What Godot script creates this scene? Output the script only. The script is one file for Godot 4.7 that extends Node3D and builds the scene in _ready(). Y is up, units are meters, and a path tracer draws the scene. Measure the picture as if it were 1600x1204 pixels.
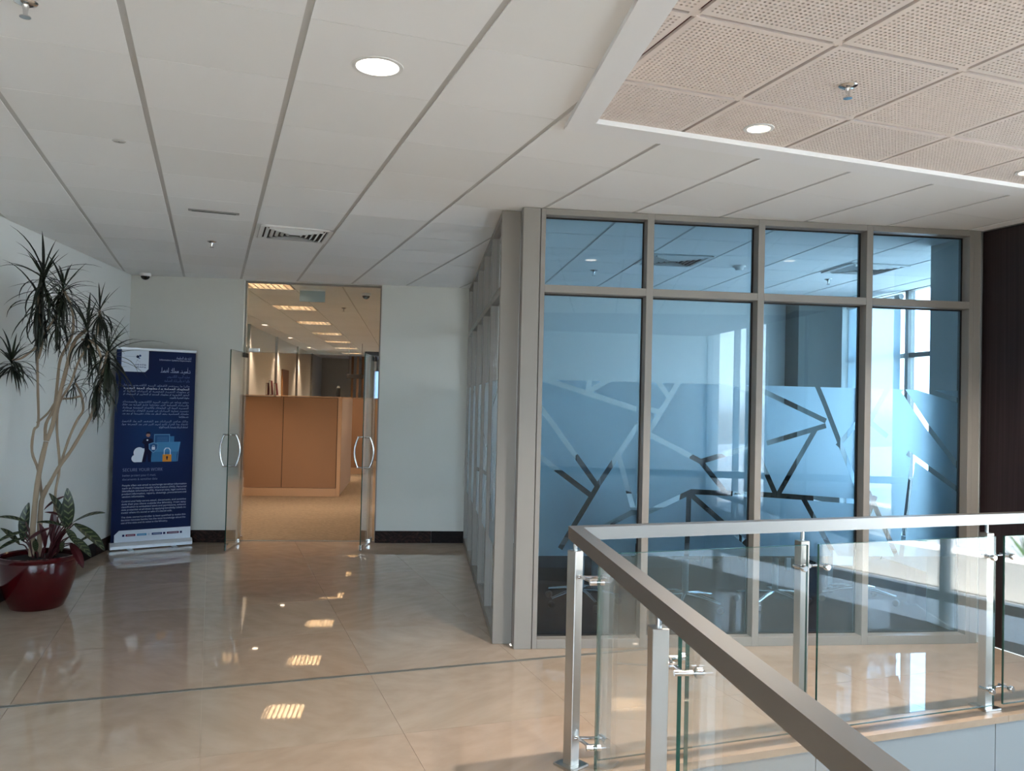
extends Node3D
# A corridor on a gallery: glazed meeting room, glass doors to an office, and a glass balustrade round a void.

const H := 1.64            # eye height
const CH := 2.955          # ceiling height
const TH := 0.2282         # turn of the ceiling grid, floor slabs and far balustrade
const AX := Vector3(0.97408, 0, -0.22622)
const AZ := Vector3(-0.22622, 0, -0.97408)
var M := {}
var used := {}
var cam_basis: Basis
var rng := RandomNumberGenerator.new()
var box_cache := {}

func _ready() -> void:
	rng.seed = 7
	# ---------------------------------------------------------------- camera, sky, exposure
	cam_basis = Basis(Vector3.UP, -0.120039) * Basis(Vector3.RIGHT, 0.0203347) * Basis(Vector3.BACK, 0.0235198)
	var cam := Camera3D.new(); cam.name = "camera"
	cam.fov = 50.0; cam.near = 0.05; cam.far = 200.0
	cam.transform = Transform3D(cam_basis, Vector3(0, H, 0))
	add_child(cam); cam.current = true
	var we := WorldEnvironment.new(); we.name = "environment"
	var env := Environment.new()
	env.background_mode = Environment.BG_SKY
	var sky := Sky.new()
	var sm := ProceduralSkyMaterial.new()
	sm.sky_top_color = Color(0.67, 0.79, 0.905); sm.sky_horizon_color = Color(0.835, 0.90, 0.935)
	sm.ground_bottom_color = Color(0.55, 0.53, 0.49); sm.ground_horizon_color = Color(0.66, 0.65, 0.62)
	sm.sky_energy_multiplier = SKY_ENERGY; sm.ground_energy_multiplier = SKY_ENERGY
	sky.sky_material = sm; env.sky = sky
	env.ambient_light_source = Environment.AMBIENT_SOURCE_SKY
	env.tonemap_mode = Environment.TONE_MAPPER_LINEAR
	env.tonemap_exposure = EXPOSURE
	env.sdfgi_enabled = true; env.ssao_enabled = true; env.ssil_enabled = true
	we.environment = env; add_child(we)
	var sun := DirectionalLight3D.new(); sun.name = "sun"
	sun.light_color = Color(1.0, 0.985, 0.965); sun.light_energy = SUN_ENERGY; sun.light_angular_distance = 0.53
	sun.sky_mode = DirectionalLight3D.SKY_MODE_LIGHT_ONLY; sun.shadow_enabled = true
	sun.basis = Basis.looking_at(Vector3(0.26, -0.92, 0.10).normalized(), Vector3.BACK)
	add_child(sun)
	make_materials()
	build_shell()
	build_ceilings()
	build_partition()
	build_balustrade()
	build_doors()
	build_office()
	build_meeting_room()
	build_ceiling_fittings()
	build_banner()
	build_plant()
	build_outside()

const SKY_ENERGY := 2.5
const SUN_ENERGY := 9.0
const EXPOSURE := 2.12
const OFFICE_E := 3.5
const WARM_E := 3.0
const COOL_E := 1.0

# ------------------------------------------------------------------ helpers
func ray(px: float, py: float) -> Vector3:
	return cam_basis * Vector3((px - 800.0) / 1290.99, -(py - 602.0) / 1290.99, -1.0)

func at_z(px: float, py: float, z: float) -> Vector3:
	var d := ray(px, py)
	return Vector3(0, H, 0) + d * (z / d.z)

func uv(u: float, v: float, y := 0.0) -> Vector3:
	return AX * u + AZ * v + Vector3(0, y, 0)

func numbered(n: String) -> String:
	if not used.has(n):
		used[n] = 0
		return n
	used[n] += 1
	return "%s_%03d" % [n, used[n]]

func thing(called: String, label: String, category: String, at := Vector3.ZERO, turn := 0.0, group := "", kind := "") -> Node3D:
	var o := Node3D.new(); o.name = numbered(called)
	add_child(o, true)
	o.position = at; o.rotation.y = turn
	tag(o, label, category, group, kind)
	return o

func tag(o: Node, label: String, category: String, group := "", kind := "") -> void:
	if label: o.set_meta("label", label)
	if category: o.set_meta("category", category)
	if group: o.set_meta("group", group)
	if kind: o.set_meta("kind", kind)

func part(parent: Node, called: String, mesh: Mesh, m: Material, at := Vector3.ZERO, basis := Basis.IDENTITY, label := "") -> MeshInstance3D:
	var o := MeshInstance3D.new()
	o.name = called
	o.mesh = mesh; o.material_override = m
	o.transform = Transform3D(basis, at)
	parent.add_child(o, true)
	if label: o.set_meta("label", label)
	return o

func copy(src: Node3D, at: Vector3, turn: float, label := "") -> Node3D:
	var c: Node3D = src.duplicate()
	c.name = numbered(String(src.name).rstrip("0123456789").rstrip("_"))
	add_child(c, true)
	c.position = at; c.rotation.y = turn
	if label: c.set_meta("label", label)
	return c

func box(x: float, y: float, z: float) -> Mesh:
	var k := "%.4f %.4f %.4f" % [x, y, z]
	if not box_cache.has(k):
		var b := BoxMesh.new(); b.size = Vector3(x, y, z)
		box_cache[k] = b
	return box_cache[k]

func tri(st: SurfaceTool, a: Vector3, b: Vector3, c: Vector3, n: Vector3, ns = null, uvs = null) -> void:
	var v := [a, b, c]
	var order := [0, 2, 1] if (b - a).cross(c - a).dot(n) > 0.0 else [0, 1, 2]
	for i in order:
		st.set_normal(ns[i] if ns != null else n)
		if uvs != null: st.set_uv(uvs[i])
		st.add_vertex(v[i])

func quad(st: SurfaceTool, a: Vector3, b: Vector3, c: Vector3, d: Vector3, n: Vector3) -> void:
	tri(st, a, b, c, n); tri(st, a, c, d, n)

func begin() -> SurfaceTool:
	var st := SurfaceTool.new(); st.begin(Mesh.PRIMITIVE_TRIANGLES)
	return st

# box with chamfered edges
func cbox(x: float, y: float, z: float, r := 0.004) -> Mesh:
	var k := "c%.4f %.4f %.4f %.4f" % [x, y, z, r]
	if box_cache.has(k): return box_cache[k]
	var st := begin()
	add_cbox(st, Vector3(x, y, z), r)
	box_cache[k] = st.commit()
	return box_cache[k]

func add_cbox(st: SurfaceTool, s: Vector3, r: float, at := Vector3.ZERO, bs := Basis.IDENTITY) -> void:
	var h := s * 0.5
	var p := func(sx, sy, sz, ax): # corner point on the face across axis ax
		var q := Vector3(sx * (h.x - r), sy * (h.y - r), sz * (h.z - r))
		q[ax] = [sx * h.x, sy * h.y, sz * h.z][ax]
		return at + bs * q
	for ax in 3:
		var b1 := (ax + 1) % 3; var b2 := (ax + 2) % 3
		for s0 in [-1, 1]:
			var c := []
			for e in [[-1, -1], [1, -1], [1, 1], [-1, 1]]:
				var sg := [0, 0, 0]; sg[ax] = s0; sg[b1] = e[0]; sg[b2] = e[1]
				c.append(p.call(sg[0], sg[1], sg[2], ax))
			var n := Vector3.ZERO; n[ax] = s0
			quad(st, c[0], c[1], c[2], c[3], bs * n)
			# edges between face ax and face b1
			for s1 in [-1, 1]:
				var q := []
				for e in [[ax, -1], [ax, 1], [b1, 1], [b1, -1]]:
					var sg := [0, 0, 0]; sg[ax] = s0; sg[b1] = s1; sg[b2] = e[1]
					q.append(p.call(sg[0], sg[1], sg[2], e[0]))
				var m := Vector3.ZERO; m[ax] = s0; m[b1] = s1
				quad(st, q[0], q[1], q[2], q[3], (bs * m).normalized())
	for sx in [-1, 1]:
		for sy in [-1, 1]:
			for sz in [-1, 1]:
				tri(st, p.call(sx, sy, sz, 0), p.call(sx, sy, sz, 1), p.call(sx, sy, sz, 2), (bs * Vector3(sx, sy, sz)).normalized())

# polygon in the plane of ex, ey, pushed by the vector dz
func ext(poly: PackedVector2Array, o: Vector3, ex: Vector3, ey: Vector3, dz: Vector3, st: SurfaceTool = null) -> Mesh:
	var own := st == null
	if own: st = begin()
	if Geometry2D.is_polygon_clockwise(poly):
		poly = poly.duplicate(); poly.reverse()
	var idx := Geometry2D.triangulate_polygon(poly)
	var n := dz.normalized()
	var P := func(q: Vector2): return o + ex * q.x + ey * q.y
	for i in range(0, idx.size(), 3):
		var a: Vector3 = P.call(poly[idx[i]]); var b: Vector3 = P.call(poly[idx[i + 1]]); var c: Vector3 = P.call(poly[idx[i + 2]])
		tri(st, a, b, c, -n); tri(st, a + dz, b + dz, c + dz, n)
	for i in poly.size():
		var p0 := poly[i]; var p1 := poly[(i + 1) % poly.size()]
		var e := p1 - p0
		if e.length() < 1e-6: continue
		var out := (ex * e.y - ey * e.x).normalized()
		var a: Vector3 = P.call(p0); var b: Vector3 = P.call(p1)
		quad(st, a, b, b + dz, a + dz, out)
	return st.commit() if own else null

# slab: polygon of (x, z) between two heights
func slab(poly: PackedVector2Array, y0: float, y1: float) -> Mesh:
	return ext(poly, Vector3(0, y0, 0), Vector3.RIGHT, Vector3.BACK, Vector3(0, y1 - y0, 0))

func lathe(prof: Array, segs := 32) -> Mesh:
	var st := begin()
	add_lathe(st, prof, segs)
	return st.commit()

func add_lathe(st: SurfaceTool, prof: Array, segs := 32, at := Vector3.ZERO, bs := Basis.IDENTITY) -> void:
	for i in prof.size() - 1:
		var a: Vector2 = prof[i]; var b: Vector2 = prof[i + 1]
		if a.distance_to(b) < 1e-6: continue
		var nn := Vector2(b.y - a.y, -(b.x - a.x)).normalized()
		var na := nn; var nb := nn
		if i > 0:
			var z: Vector2 = prof[i - 1]
			var m := Vector2(a.y - z.y, -(a.x - z.x)).normalized()
			if m.dot(nn) > 0.75: na = (m + nn).normalized()
		if i + 2 < prof.size():
			var z: Vector2 = prof[i + 2]
			var m := Vector2(z.y - b.y, -(z.x - b.x)).normalized()
			if m.dot(nn) > 0.75: nb = (m + nn).normalized()
		for k in segs:
			var t0 := TAU * k / segs; var t1 := TAU * (k + 1) / segs
			var d0 := Vector3(cos(t0), 0, sin(t0)); var d1 := Vector3(cos(t1), 0, sin(t1))
			var p := [d0 * a.x + Vector3(0, a.y, 0), d1 * a.x + Vector3(0, a.y, 0), d1 * b.x + Vector3(0, b.y, 0), d0 * b.x + Vector3(0, b.y, 0)]
			var ns := [d0 * na.x + Vector3(0, na.y, 0), d1 * na.x + Vector3(0, na.y, 0), d1 * nb.x + Vector3(0, nb.y, 0), d0 * nb.x + Vector3(0, nb.y, 0)]
			for j in 4:
				p[j] = at + bs * p[j]; ns[j] = bs * ns[j]
			var fn: Vector3 = ns[0] + ns[1] + ns[2] + ns[3]
			if a.x > 1e-6: tri(st, p[0], p[1], p[2], fn, [ns[0], ns[1], ns[2]])
			if b.x > 1e-6: tri(st, p[0], p[2], p[3], fn, [ns[0], ns[2], ns[3]])

func rod(r: float, h: float, segs := 16) -> Mesh:
	return lathe([Vector2(0, 0), Vector2(r, 0), Vector2(r, h), Vector2(0, h)], segs)

func tube(pts: Array, rad, segs := 8) -> Mesh:
	var st := begin()
	add_tube(st, pts, rad, segs)
	return st.commit()

func add_tube(st: SurfaceTool, pts: Array, rad, segs := 8) -> void:
	var rings := []
	var up := Vector3(0.31, 0.2, 0.93).normalized()
	for i in pts.size():
		var t: Vector3 = (pts[min(i + 1, pts.size() - 1)] - pts[max(i - 1, 0)]).normalized()
		var s := up.cross(t)
		if s.length() < 0.05: s = Vector3.RIGHT.cross(t)
		s = s.normalized(); up = t.cross(s).normalized()
		var r: float = rad[i] if rad is Array else rad
		var ring := []
		for k in segs:
			var a := TAU * k / segs
			var n := s * cos(a) + up * sin(a)
			ring.append([pts[i] + n * r, n])
		rings.append(ring)
	for i in pts.size() - 1:
		for k in segs:
			var a = rings[i][k]; var b = rings[i][(k + 1) % segs]; var c = rings[i + 1][(k + 1) % segs]; var d = rings[i + 1][k]
			tri(st, a[0], b[0], c[0], a[1] + b[1], [a[1], b[1], c[1]]); tri(st, a[0], c[0], d[0], a[1] + b[1], [a[1], c[1], d[1]])
	for e in [0, pts.size() - 1]:
		var n: Vector3 = (pts[e] - pts[1 if e == 0 else e - 1]).normalized()
		for k in segs:
			tri(st, pts[e], rings[e][k][0], rings[e][(k + 1) % segs][0], n)

func smooth(pts: Array, n := 4) -> Array:
	var out := []
	for i in pts.size() - 1:
		var p0: Vector3 = pts[max(i - 1, 0)]; var p1: Vector3 = pts[i]; var p2: Vector3 = pts[i + 1]; var p3: Vector3 = pts[min(i + 2, pts.size() - 1)]
		for k in n:
			out.append(p1.cubic_interpolate(p2, p0, p3, float(k) / n))
	out.append(pts[-1])
	return out

# ------------------------------------------------------------------ materials
func mat(called: String, c: Color, rough := 0.6, metal := 0.0, spec := 0.5) -> StandardMaterial3D:
	var m := StandardMaterial3D.new()
	m.resource_name = called
	m.albedo_color = c; m.roughness = rough; m.metallic = metal; m.metallic_specular = spec
	M[called] = m
	return m

func noise_img(w: int, h: int, fx: float, fy: float, sd: int, c0: Color, c1: Color, oct := 4, power := 1.0) -> ImageTexture:
	var n := FastNoiseLite.new()
	n.seed = sd; n.frequency = 1.0; n.fractal_octaves = oct; n.noise_type = FastNoiseLite.TYPE_SIMPLEX_SMOOTH
	var im := Image.create(w, h, false, Image.FORMAT_RGB8)
	for y in h:
		for x in w:
			# on a torus, so that it repeats without a seam
			var a := TAU * x / w; var b := TAU * y / h
			var t := n.get_noise_3d(cos(a) * fx + sin(b) * fy * 0.7, sin(a) * fx + cos(b) * fy, sin(b) * fy + 3.0) * 0.75 + 0.5
			im.set_pixel(x, y, c0.lerp(c1, clampf(pow(clampf(t, 0, 1), power), 0, 1)))
	return ImageTexture.create_from_image(im)

func triplanar(m: StandardMaterial3D, t: Texture2D, scale: Vector3, world := true) -> void:
	m.albedo_texture = t; m.uv1_triplanar = true; m.uv1_world_triplanar = world
	m.uv1_scale = scale; m.uv1_triplanar_sharpness = 4.0

func pane(called: String, c: Color, alpha: float) -> StandardMaterial3D:
	var m := mat(called, Color(c.r, c.g, c.b, alpha), 0.0)
	m.transparency = BaseMaterial3D.TRANSPARENCY_ALPHA
	return m

func glow(called: String, c: Color, e: float) -> StandardMaterial3D:
	var m := mat(called, Color(0.9, 0.9, 0.9), 0.4)
	m.emission_enabled = true; m.emission = c; m.emission_energy_multiplier = e
	return m

func make_materials() -> void:
	mat("tile_white", Color(0.905, 0.905, 0.90), 0.95, 0.0, 0.2)
	mat("tile_white_b", Color(0.897, 0.897, 0.89), 0.95, 0.0, 0.2)
	mat("tile_white_c", Color(0.91, 0.91, 0.905), 0.95, 0.0, 0.2)
	mat("runner", Color(0.74, 0.735, 0.72), 0.6)
	mat("border_white", Color(0.90, 0.90, 0.90), 0.6)
	mat("panel_tan", Color(0.87, 0.82, 0.785), 0.8, 0.0, 0.3)
	mat("panel_tan_b", Color(0.86, 0.815, 0.785), 0.8, 0.0, 0.3)
	mat("maroon", Color(0.36, 0.17, 0.14), 0.8)
	mat("paint_wall", Color(0.80, 0.80, 0.775), 0.85, 0.0, 0.3)
	mat("paint_left", Color(0.82, 0.83, 0.82), 0.85, 0.0, 0.3)
	mat("alu", Color(0.53, 0.512, 0.49), 0.45, 0.0)
	mat("gasket", Color(0.03, 0.035, 0.05), 0.5)
	mat("fascia", Color(0.52, 0.535, 0.535), 0.7)
	mat("strip_metal", Color(0.45, 0.45, 0.43), 0.5, 0.3)
	mat("joint", Color(0.60, 0.52, 0.43), 0.6)
	for i in 4:
		var m := mat("marble%d" % i, Color(0.98 - 0.01 * (i % 2), 0.98 - 0.008 * i, 0.98 - 0.012 * i), 0.022, 0.0, 0.55)
		if i == 0: M["marble_tex"] = noise_img(512, 512, 2.0, 2.0, 11, Color(0.645, 0.575, 0.505), Color(0.70, 0.63, 0.565), 6, 1.0)
		triplanar(m, M["marble_tex"], Vector3(0.45, 0.45, 0.45))
		m.uv1_offset = Vector3(0.37 * i, 0.11 * i, 0.23 * i)
	var mv := mat("marble_edge", Color(0.93, 0.90, 0.86), 0.25)
	triplanar(mv, M["marble_tex"], Vector3(0.6, 0.6, 0.6))
	for i in 2:
		var m := mat("marble_dark%d" % i, Color(1, 1, 1) if i == 0 else Color(0.6, 0.6, 0.62), 0.5, 0.0, 0.25)
		if i == 0: M["dark_tex"] = noise_img(256, 256, 2.0, 2.5, 31, Color(0.10, 0.06, 0.055), Color(0.30, 0.20, 0.17), 6, 1.7)
		triplanar(m, M["dark_tex"], Vector3(2.0, 2.0, 2.0))
	var wd := noise_img(512, 256, 9.0, 0.35, 5, Color(0.10, 0.07, 0.078), Color(0.19, 0.14, 0.15), 5, 1.2)
	for i in 2:
		var m := mat("wood_dark%d" % i, Color(1, 1, 1) if i == 0 else Color(0.9, 0.88, 0.9), 0.42)
		triplanar(m, wd, Vector3(0.9, 0.25, 0.9), false)
	var carpet := mat("carpet", Color(1, 1, 1), 1.0, 0.0, 0.1)
	triplanar(carpet, noise_img(256, 256, 9.0, 14.0, 8, Color(0.42, 0.36, 0.30), Color(0.62, 0.545, 0.465), 4), Vector3(0.35, 0.35, 1.2))
	var carpet2 := mat("carpet_navy", Color(1, 1, 1), 1.0, 0.0, 0.1)
	triplanar(carpet2, noise_img(128, 128, 12.0, 12.0, 9, Color(0.115, 0.12, 0.14), Color(0.19, 0.195, 0.215), 3), Vector3(0.8, 0.8, 0.8))
	# brushed steel
	var st := mat("steel", Color(0.74, 0.72, 0.69), 0.30, 1.0)
	mat("steel_rail", Color(0.55, 0.54, 0.53), 0.42, 1.0)
	mat("chrome", Color(0.82, 0.82, 0.82), 0.12, 1.0)
	mat("black", Color(0.03, 0.03, 0.035), 0.5)
	mat("black_gloss", Color(0.015, 0.015, 0.02), 0.08)
	mat("dark_grey", Color(0.12, 0.12, 0.13), 0.6)
	mat("grey_metal", Color(0.55, 0.55, 0.54), 0.4, 0.3)
	mat("white_plastic", Color(0.85, 0.85, 0.84), 0.45)
	mat("glass_edge", Color(0.12, 0.27, 0.235), 0.1)
	pane("pane_clear", Color(0.75, 0.86, 0.84), 0.03)
	pane("pane_door", Color(0.62, 0.76, 0.70), 0.06)
	pane("pane_window", Color(0.7, 0.8, 0.85), 0.02)
	var gl := mat("pane_blue", Color(0.66, 0.80, 0.88, 0.0), 0.0)
	gl.transparency = BaseMaterial3D.TRANSPARENCY_ALPHA
	gl.refraction_enabled = true; gl.refraction_scale = 0.05
	var fr := mat("frost", Color(0.88, 0.94, 0.97, 0.08), 0.55)
	fr.transparency = BaseMaterial3D.TRANSPARENCY_ALPHA
	fr.refraction_enabled = true; fr.refraction_scale = 0.05
	glow("lamp_cool", Color(1.0, 0.97, 0.92), 4.0)
	glow("lamp_warm", Color(1.0, 0.90, 0.78), 5.0)
	glow("lamp_office", Color(1.0, 0.89, 0.74), 0.9)
	mat("louver", Color(0.62, 0.58, 0.52), 0.25, 0.9)
	mat("cab_brown", Color(0.585, 0.45, 0.35), 0.75, 0.0, 0.3)
	mat("cab_tan", Color(0.72, 0.585, 0.47), 0.7)
	mat("cab_side", Color(0.70, 0.63, 0.60), 0.7)
	mat("cab_line", Color(0.10, 0.05, 0.04), 0.7)
	mat("book_red", Color(0.45, 0.07, 0.07), 0.6)
	mat("book_white", Color(0.8, 0.78, 0.74), 0.6)
	mat("door_wood", Color(0.50, 0.34, 0.17), 0.5)
	mat("sign_dark", Color(0.09, 0.06, 0.05), 0.5)
	mat("acrylic", Color(0.58, 0.66, 0.70), 0.3)
	mat("pillar_grey", Color(0.42, 0.44, 0.43), 0.8)
	mat("pot_red", Color(0.215, 0.016, 0.034), 0.12)
	mat("soil", Color(0.05, 0.035, 0.025), 1.0)
	mat("bark", Color(0.55, 0.485, 0.41), 0.85)
	mat("leaf_dark", Color(0.065, 0.105, 0.06), 0.45)
	mat("leaf_dark_b", Color(0.09, 0.135, 0.07), 0.45)
	mat("leaf_maroon", Color(0.22, 0.035, 0.06), 0.4)
	mat("asphalt", Color(0.64, 0.64, 0.635), 0.9)
	mat("kerb_white", Color(0.90, 0.89, 0.86), 0.8)
	mat("shrub", Color(0.25, 0.38, 0.12), 0.8)
	mat("silver", Color(0.78, 0.80, 0.82), 0.35, 0.5)
	mat("navy", Color(0.045, 0.085, 0.22), 0.5)
	mat("print_white", Color(0.66, 0.71, 0.80), 0.6)
	mat("print_grey", Color(0.40, 0.46, 0.60), 0.6)

# ------------------------------------------------------------------ rooms
func wallbox(called: String, label: String, a: Vector3, b: Vector3, m: Material) -> MeshInstance3D:
	var o := part(self, numbered(called), box(absf(b.x - a.x), absf(b.y - a.y), absf(b.z - a.z)), m, (a + b) * 0.5)
	tag(o, label, called.get_slice("_", 0), "", "structure")
	return o

func P2(a: Array) -> PackedVector2Array:
	var p := PackedVector2Array()
	for v in a: p.append(Vector2(v[0], v[1]))
	return p

# cells of a turned grid that fall in a region: [polygon, is whole, i, j]
func grid_cells(region: PackedVector2Array, o: Vector2, ex: Vector2, ey: Vector2, su: float, sv: float, gu: float, gv: float) -> Array:
	var lo := Vector2(1e9, 1e9); var hi := -lo
	for p in region:
		var q := Vector2((p - o).dot(ex) / su, (p - o).dot(ey) / sv)
		lo = lo.min(q); hi = hi.max(q)
	var out := []
	for i in range(floori(lo.x), ceili(hi.x)):
		for j in range(floori(lo.y), ceili(hi.y)):
			var q := PackedVector2Array()
			for e in [[0, 0], [1, 0], [1, 1], [0, 1]]:
				q.append(o + ex * (su * (i + e[0]) + (gu if e[0] == 0 else -gu)) + ey * (sv * (j + e[1]) + (gv if e[1] == 0 else -gv)))
			for r in Geometry2D.intersect_polygons(q, region):
				var area := 0.0
				for k in r.size(): area += r[k].cross(r[(k + 1) % r.size()])
				if absf(area) * 0.5 < 0.0015: continue
				out.append([r, absf(area) * 0.5 > (su - 2 * gu) * (sv - 2 * gv) * 0.9995, i, j])
	return out

func build_shell() -> void:
	var AX2 := Vector2(AX.x, AX.z); var AZ2 := Vector2(AZ.x, AZ.z)
	# floor: bed, marble slabs as parts, edging stones along the void
	var region := P2([[-3.13, 4.0], [-3.13, -9.7], [0.74, -9.7], [0.70, -5.56], [4.06, -5.56], [4.283, -4.603], [0.73, -3.778], [0.73, 4.0]])
	var fl := part(self, "floor", slab(region, -0.30, -0.022), M["joint"])
	tag(fl, "polished beige marble floor of the corridor", "floor", "", "structure")
	var n := 0
	for c in grid_cells(region, AX2 * 0.937 + AZ2 * 4.96, AX2, AZ2, 0.94, 0.94, 0.0008, 0.0008):
		part(fl, "slab", slab(c[0], -0.022, 0.0), M["marble%d" % ((c[2] * 5 + c[3] * 3 + c[2] * c[3]) & 3)])
		n += 1
	# edging stones
	var far_in := 3.52; var far_out := 3.325
	var ed := []
	for k in 4:
		var u0 := 1.73 + k * 1.2 if k > 0 else 0.0
		var u1 := 1.73 + (k + 1) * 1.2 - 0.003
		var p: PackedVector2Array
		if k == 0:
			p = P2([[0.905, -3.6225], [0.73, -3.778]])
			for e in [[2.93 - 0.003, far_in], [2.93 - 0.003, far_out]]: p.append(AX2 * e[0] + AZ2 * e[1])
		else:
			p = PackedVector2Array([AX2 * u0 + AZ2 * far_out, AX2 * u0 + AZ2 * far_in, AX2 * minf(u1, 5.2) + AZ2 * far_in, AX2 * minf(u1, 5.2) + AZ2 * far_out])
			if u0 > 5.2: continue
		ed.append(p)
	for k in 7:
		var z0 := -3.622 + k * 1.2 if k > 0 else -3.6205
		var z1 := minf(-3.622 + (k + 1) * 1.2 - 0.003, 4.0)
		if k == 0: ed.append(P2([[0.73, -3.775], [0.905, -3.6195], [0.905, z1], [0.73, z1]]))
		elif z0 < 4.0: ed.append(P2([[0.73, z0], [0.905, z0], [0.905, z1], [0.73, z1]]))
	for p in ed: part(fl, "edging_stone", slab(p, -0.035, 0.0), M["marble_edge"], Vector3.ZERO, Basis.IDENTITY, "beige marble edging stone along the void")
	# grey panels below the edge of the floor
	var fs := thing("wall_void", "pale grey panels facing the void below the floor edge", "wall", Vector3.ZERO, 0, "", "structure")
	for k in 5:
		var u0 := 1.66 + k * 1.2; var u1 := minf(u0 + 1.194, 5.2)
		if u0 > 5.1: break
		var p := PackedVector2Array([AX2 * u0 + AZ2 * 3.345, AX2 * u0 + AZ2 * 3.375, AX2 * u1 + AZ2 * 3.375, AX2 * u1 + AZ2 * 3.345])
		part(fs, "fascia_panel", slab(p, -1.4, -0.036), M["fascia"])
	for k in 7:
		var z0 := -3.60 + k * 1.2; var z1 := minf(z0 + 1.194, 4.0)
		part(fs, "fascia_panel", slab(P2([[0.855, z0], [0.885, z0], [0.885, z1], [0.855, z1]]), -1.4, -0.036), M["fascia"])
	wallbox("floor_lower", "floor at the bottom of the void", Vector3(-3.3, -1.6, -4.6), Vector3(5.6, -1.4, 4.2), M["joint"])
	# metal strip let into the floor
	var st := part(self, "trim_1", box(4.3, 0.003, 0.022), M["strip_metal"], uv(-0.15, 4.945, 0.0008), Basis(Vector3.UP, TH))
	st.mesh = box(6.2, 0.003, 0.032); st.position = uv(0.20, 4.945, 0.0005)
	tag(st, "grey metal joint strip running across the marble floor", "trim", "", "structure")
	# walls
	wallbox("wall_left", "white wall behind the potted plant", Vector3(-3.33, -0.3, 4.2), Vector3(-3.13, 3.3, -9.9), M["paint_left"])

	var wd := thing("wall_back", "off-white wall round the glass doors", "wall", Vector3.ZERO, 0, "", "structure")
	part(wd, "wall_piece", box(1.22, 3.3, 0.2), M["paint_wall"], Vector3(-2.52, 1.65, -9.70))
	part(wd, "wall_piece", box(1.08, 3.3, 0.2), M["paint_wall"], Vector3(0.165, 1.65, -9.70))
	part(wd, "lintel", box(1.535, 0.352, 0.2), M["paint_wall"], Vector3(-1.1425, 3.124, -9.70))
	wallbox("wall_front", "wall below the end window of the corridor", Vector3(-3.33, -1.5, 4.0), Vector3(5.8, 0.5, 4.2), M["paint_wall"])
	wallbox("wall_front_upper", "wall above the end window of the corridor", Vector3(-3.33, 2.85, 4.0), Vector3(5.8, 3.3, 4.2), M["paint_wall"])
	wallbox("wall_front_side", "wall beside the end window of the corridor", Vector3(0.9, 0.5, 4.0), Vector3(5.8, 2.85, 4.2), M["paint_wall"])
	var ew := thing("window_4", "wide end window of the corridor", "window", Vector3(-1.215, 1.675, 4.1), 0, "", "structure")
	for k in 4: part(ew, "mullion", box(0.06, 2.35, 0.08), M["alu"], Vector3(-2.085 + 1.39 * k, 0, 0))
	for k in 3: part(ew, "pane", box(1.33, 2.35, 0.01), M["pane_window"], Vector3(-1.39 + 1.39 * k, 0, 0))
	# skirting of dark marble
	var bb := thing("baseboard_back", "dark brown marble skirting beside the glass doors", "skirting", Vector3.ZERO, 0, "", "structure")
	part(bb, "skirting_tile", cbox(0.64, 0.135, 0.012, 0.002), M["marble_dark0"], Vector3(-0.062, 0.0675, -9.594))
	part(bb, "skirting_tile", cbox(0.43, 0.135, 0.012, 0.002), M["marble_dark1"], Vector3(0.475, 0.0675, -9.594))
	part(bb, "skirting_tile", cbox(0.60, 0.135, 0.012, 0.002), M["marble_dark0"], Vector3(-2.225, 0.0675, -9.594))
	part(bb, "skirting_tile", cbox(0.595, 0.135, 0.012, 0.002), M["marble_dark1"], Vector3(-2.824, 0.0675, -9.594))
	var bl := thing("baseboard_left", "dark brown marble skirting along the left wall", "skirting", Vector3.ZERO, 0, "", "structure")
	for k in 12:
		part(bl, "skirting_tile", cbox(0.012, 0.135, 0.797, 0.002), M["marble_dark%d" % (k % 2)], Vector3(-3.124, 0.0675, -9.19 + 0.8 * k))
	# dark wood wall beside the meeting room, turned with the grid
	var ww := thing("wall_right", "dark brown wood veneer wall beside the meeting room", "wall", Vector3(4.075, 0, -5.52), TH, "", "structure")
	for k in 3:
		part(ww, "veneer_panel", cbox(0.04, CH - 0.004, 0.545, 0.002), M["wood_dark%d" % (k % 2)], Vector3(0.025, CH * 0.5, 0.275 + 0.5475 * k))
	part(ww, "core", box(0.12, 3.3, 1.66), M["paint_wall"], Vector3(0.107, 1.65, 0.83))
	# block of wall between the wood wall and the outer wall
	var pier := part(self, "wall_pier", slab(P2([[4.10, -5.56], [4.055, -6.09], [5.3, -6.09], [5.3, -5.56]]), -0.3, 3.3), M["paint_left"])
	tag(pier, "wall return at the corner of the meeting room", "wall", "", "structure")
	var ret := part(self, "wall_return", slab(P2([[4.60, -3.94], [4.56, -4.1], [5.6, -4.1], [5.6, -3.94]]), -1.5, 3.3), M["paint_wall"])
	tag(ret, "white wall between the wood wall and the outer windows", "wall", "", "structure")
	# outer window wall of the void
	var fw := thing("window_1", "tall aluminium framed outer windows beside the void", "window", Vector3(5.6, 0, 0), 0, "", "structure")
	for k in 7:
		part(fw, "mullion", box(0.10, 4.6, 0.06), M["alu"], Vector3(0, 0.8, -3.9 + 1.31 * k))
	for y in [-1.45, 0.05, 3.05]:
		part(fw, "transom", box(0.10, 0.08, 7.86), M["alu"], Vector3(0, y, 0.03))
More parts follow.
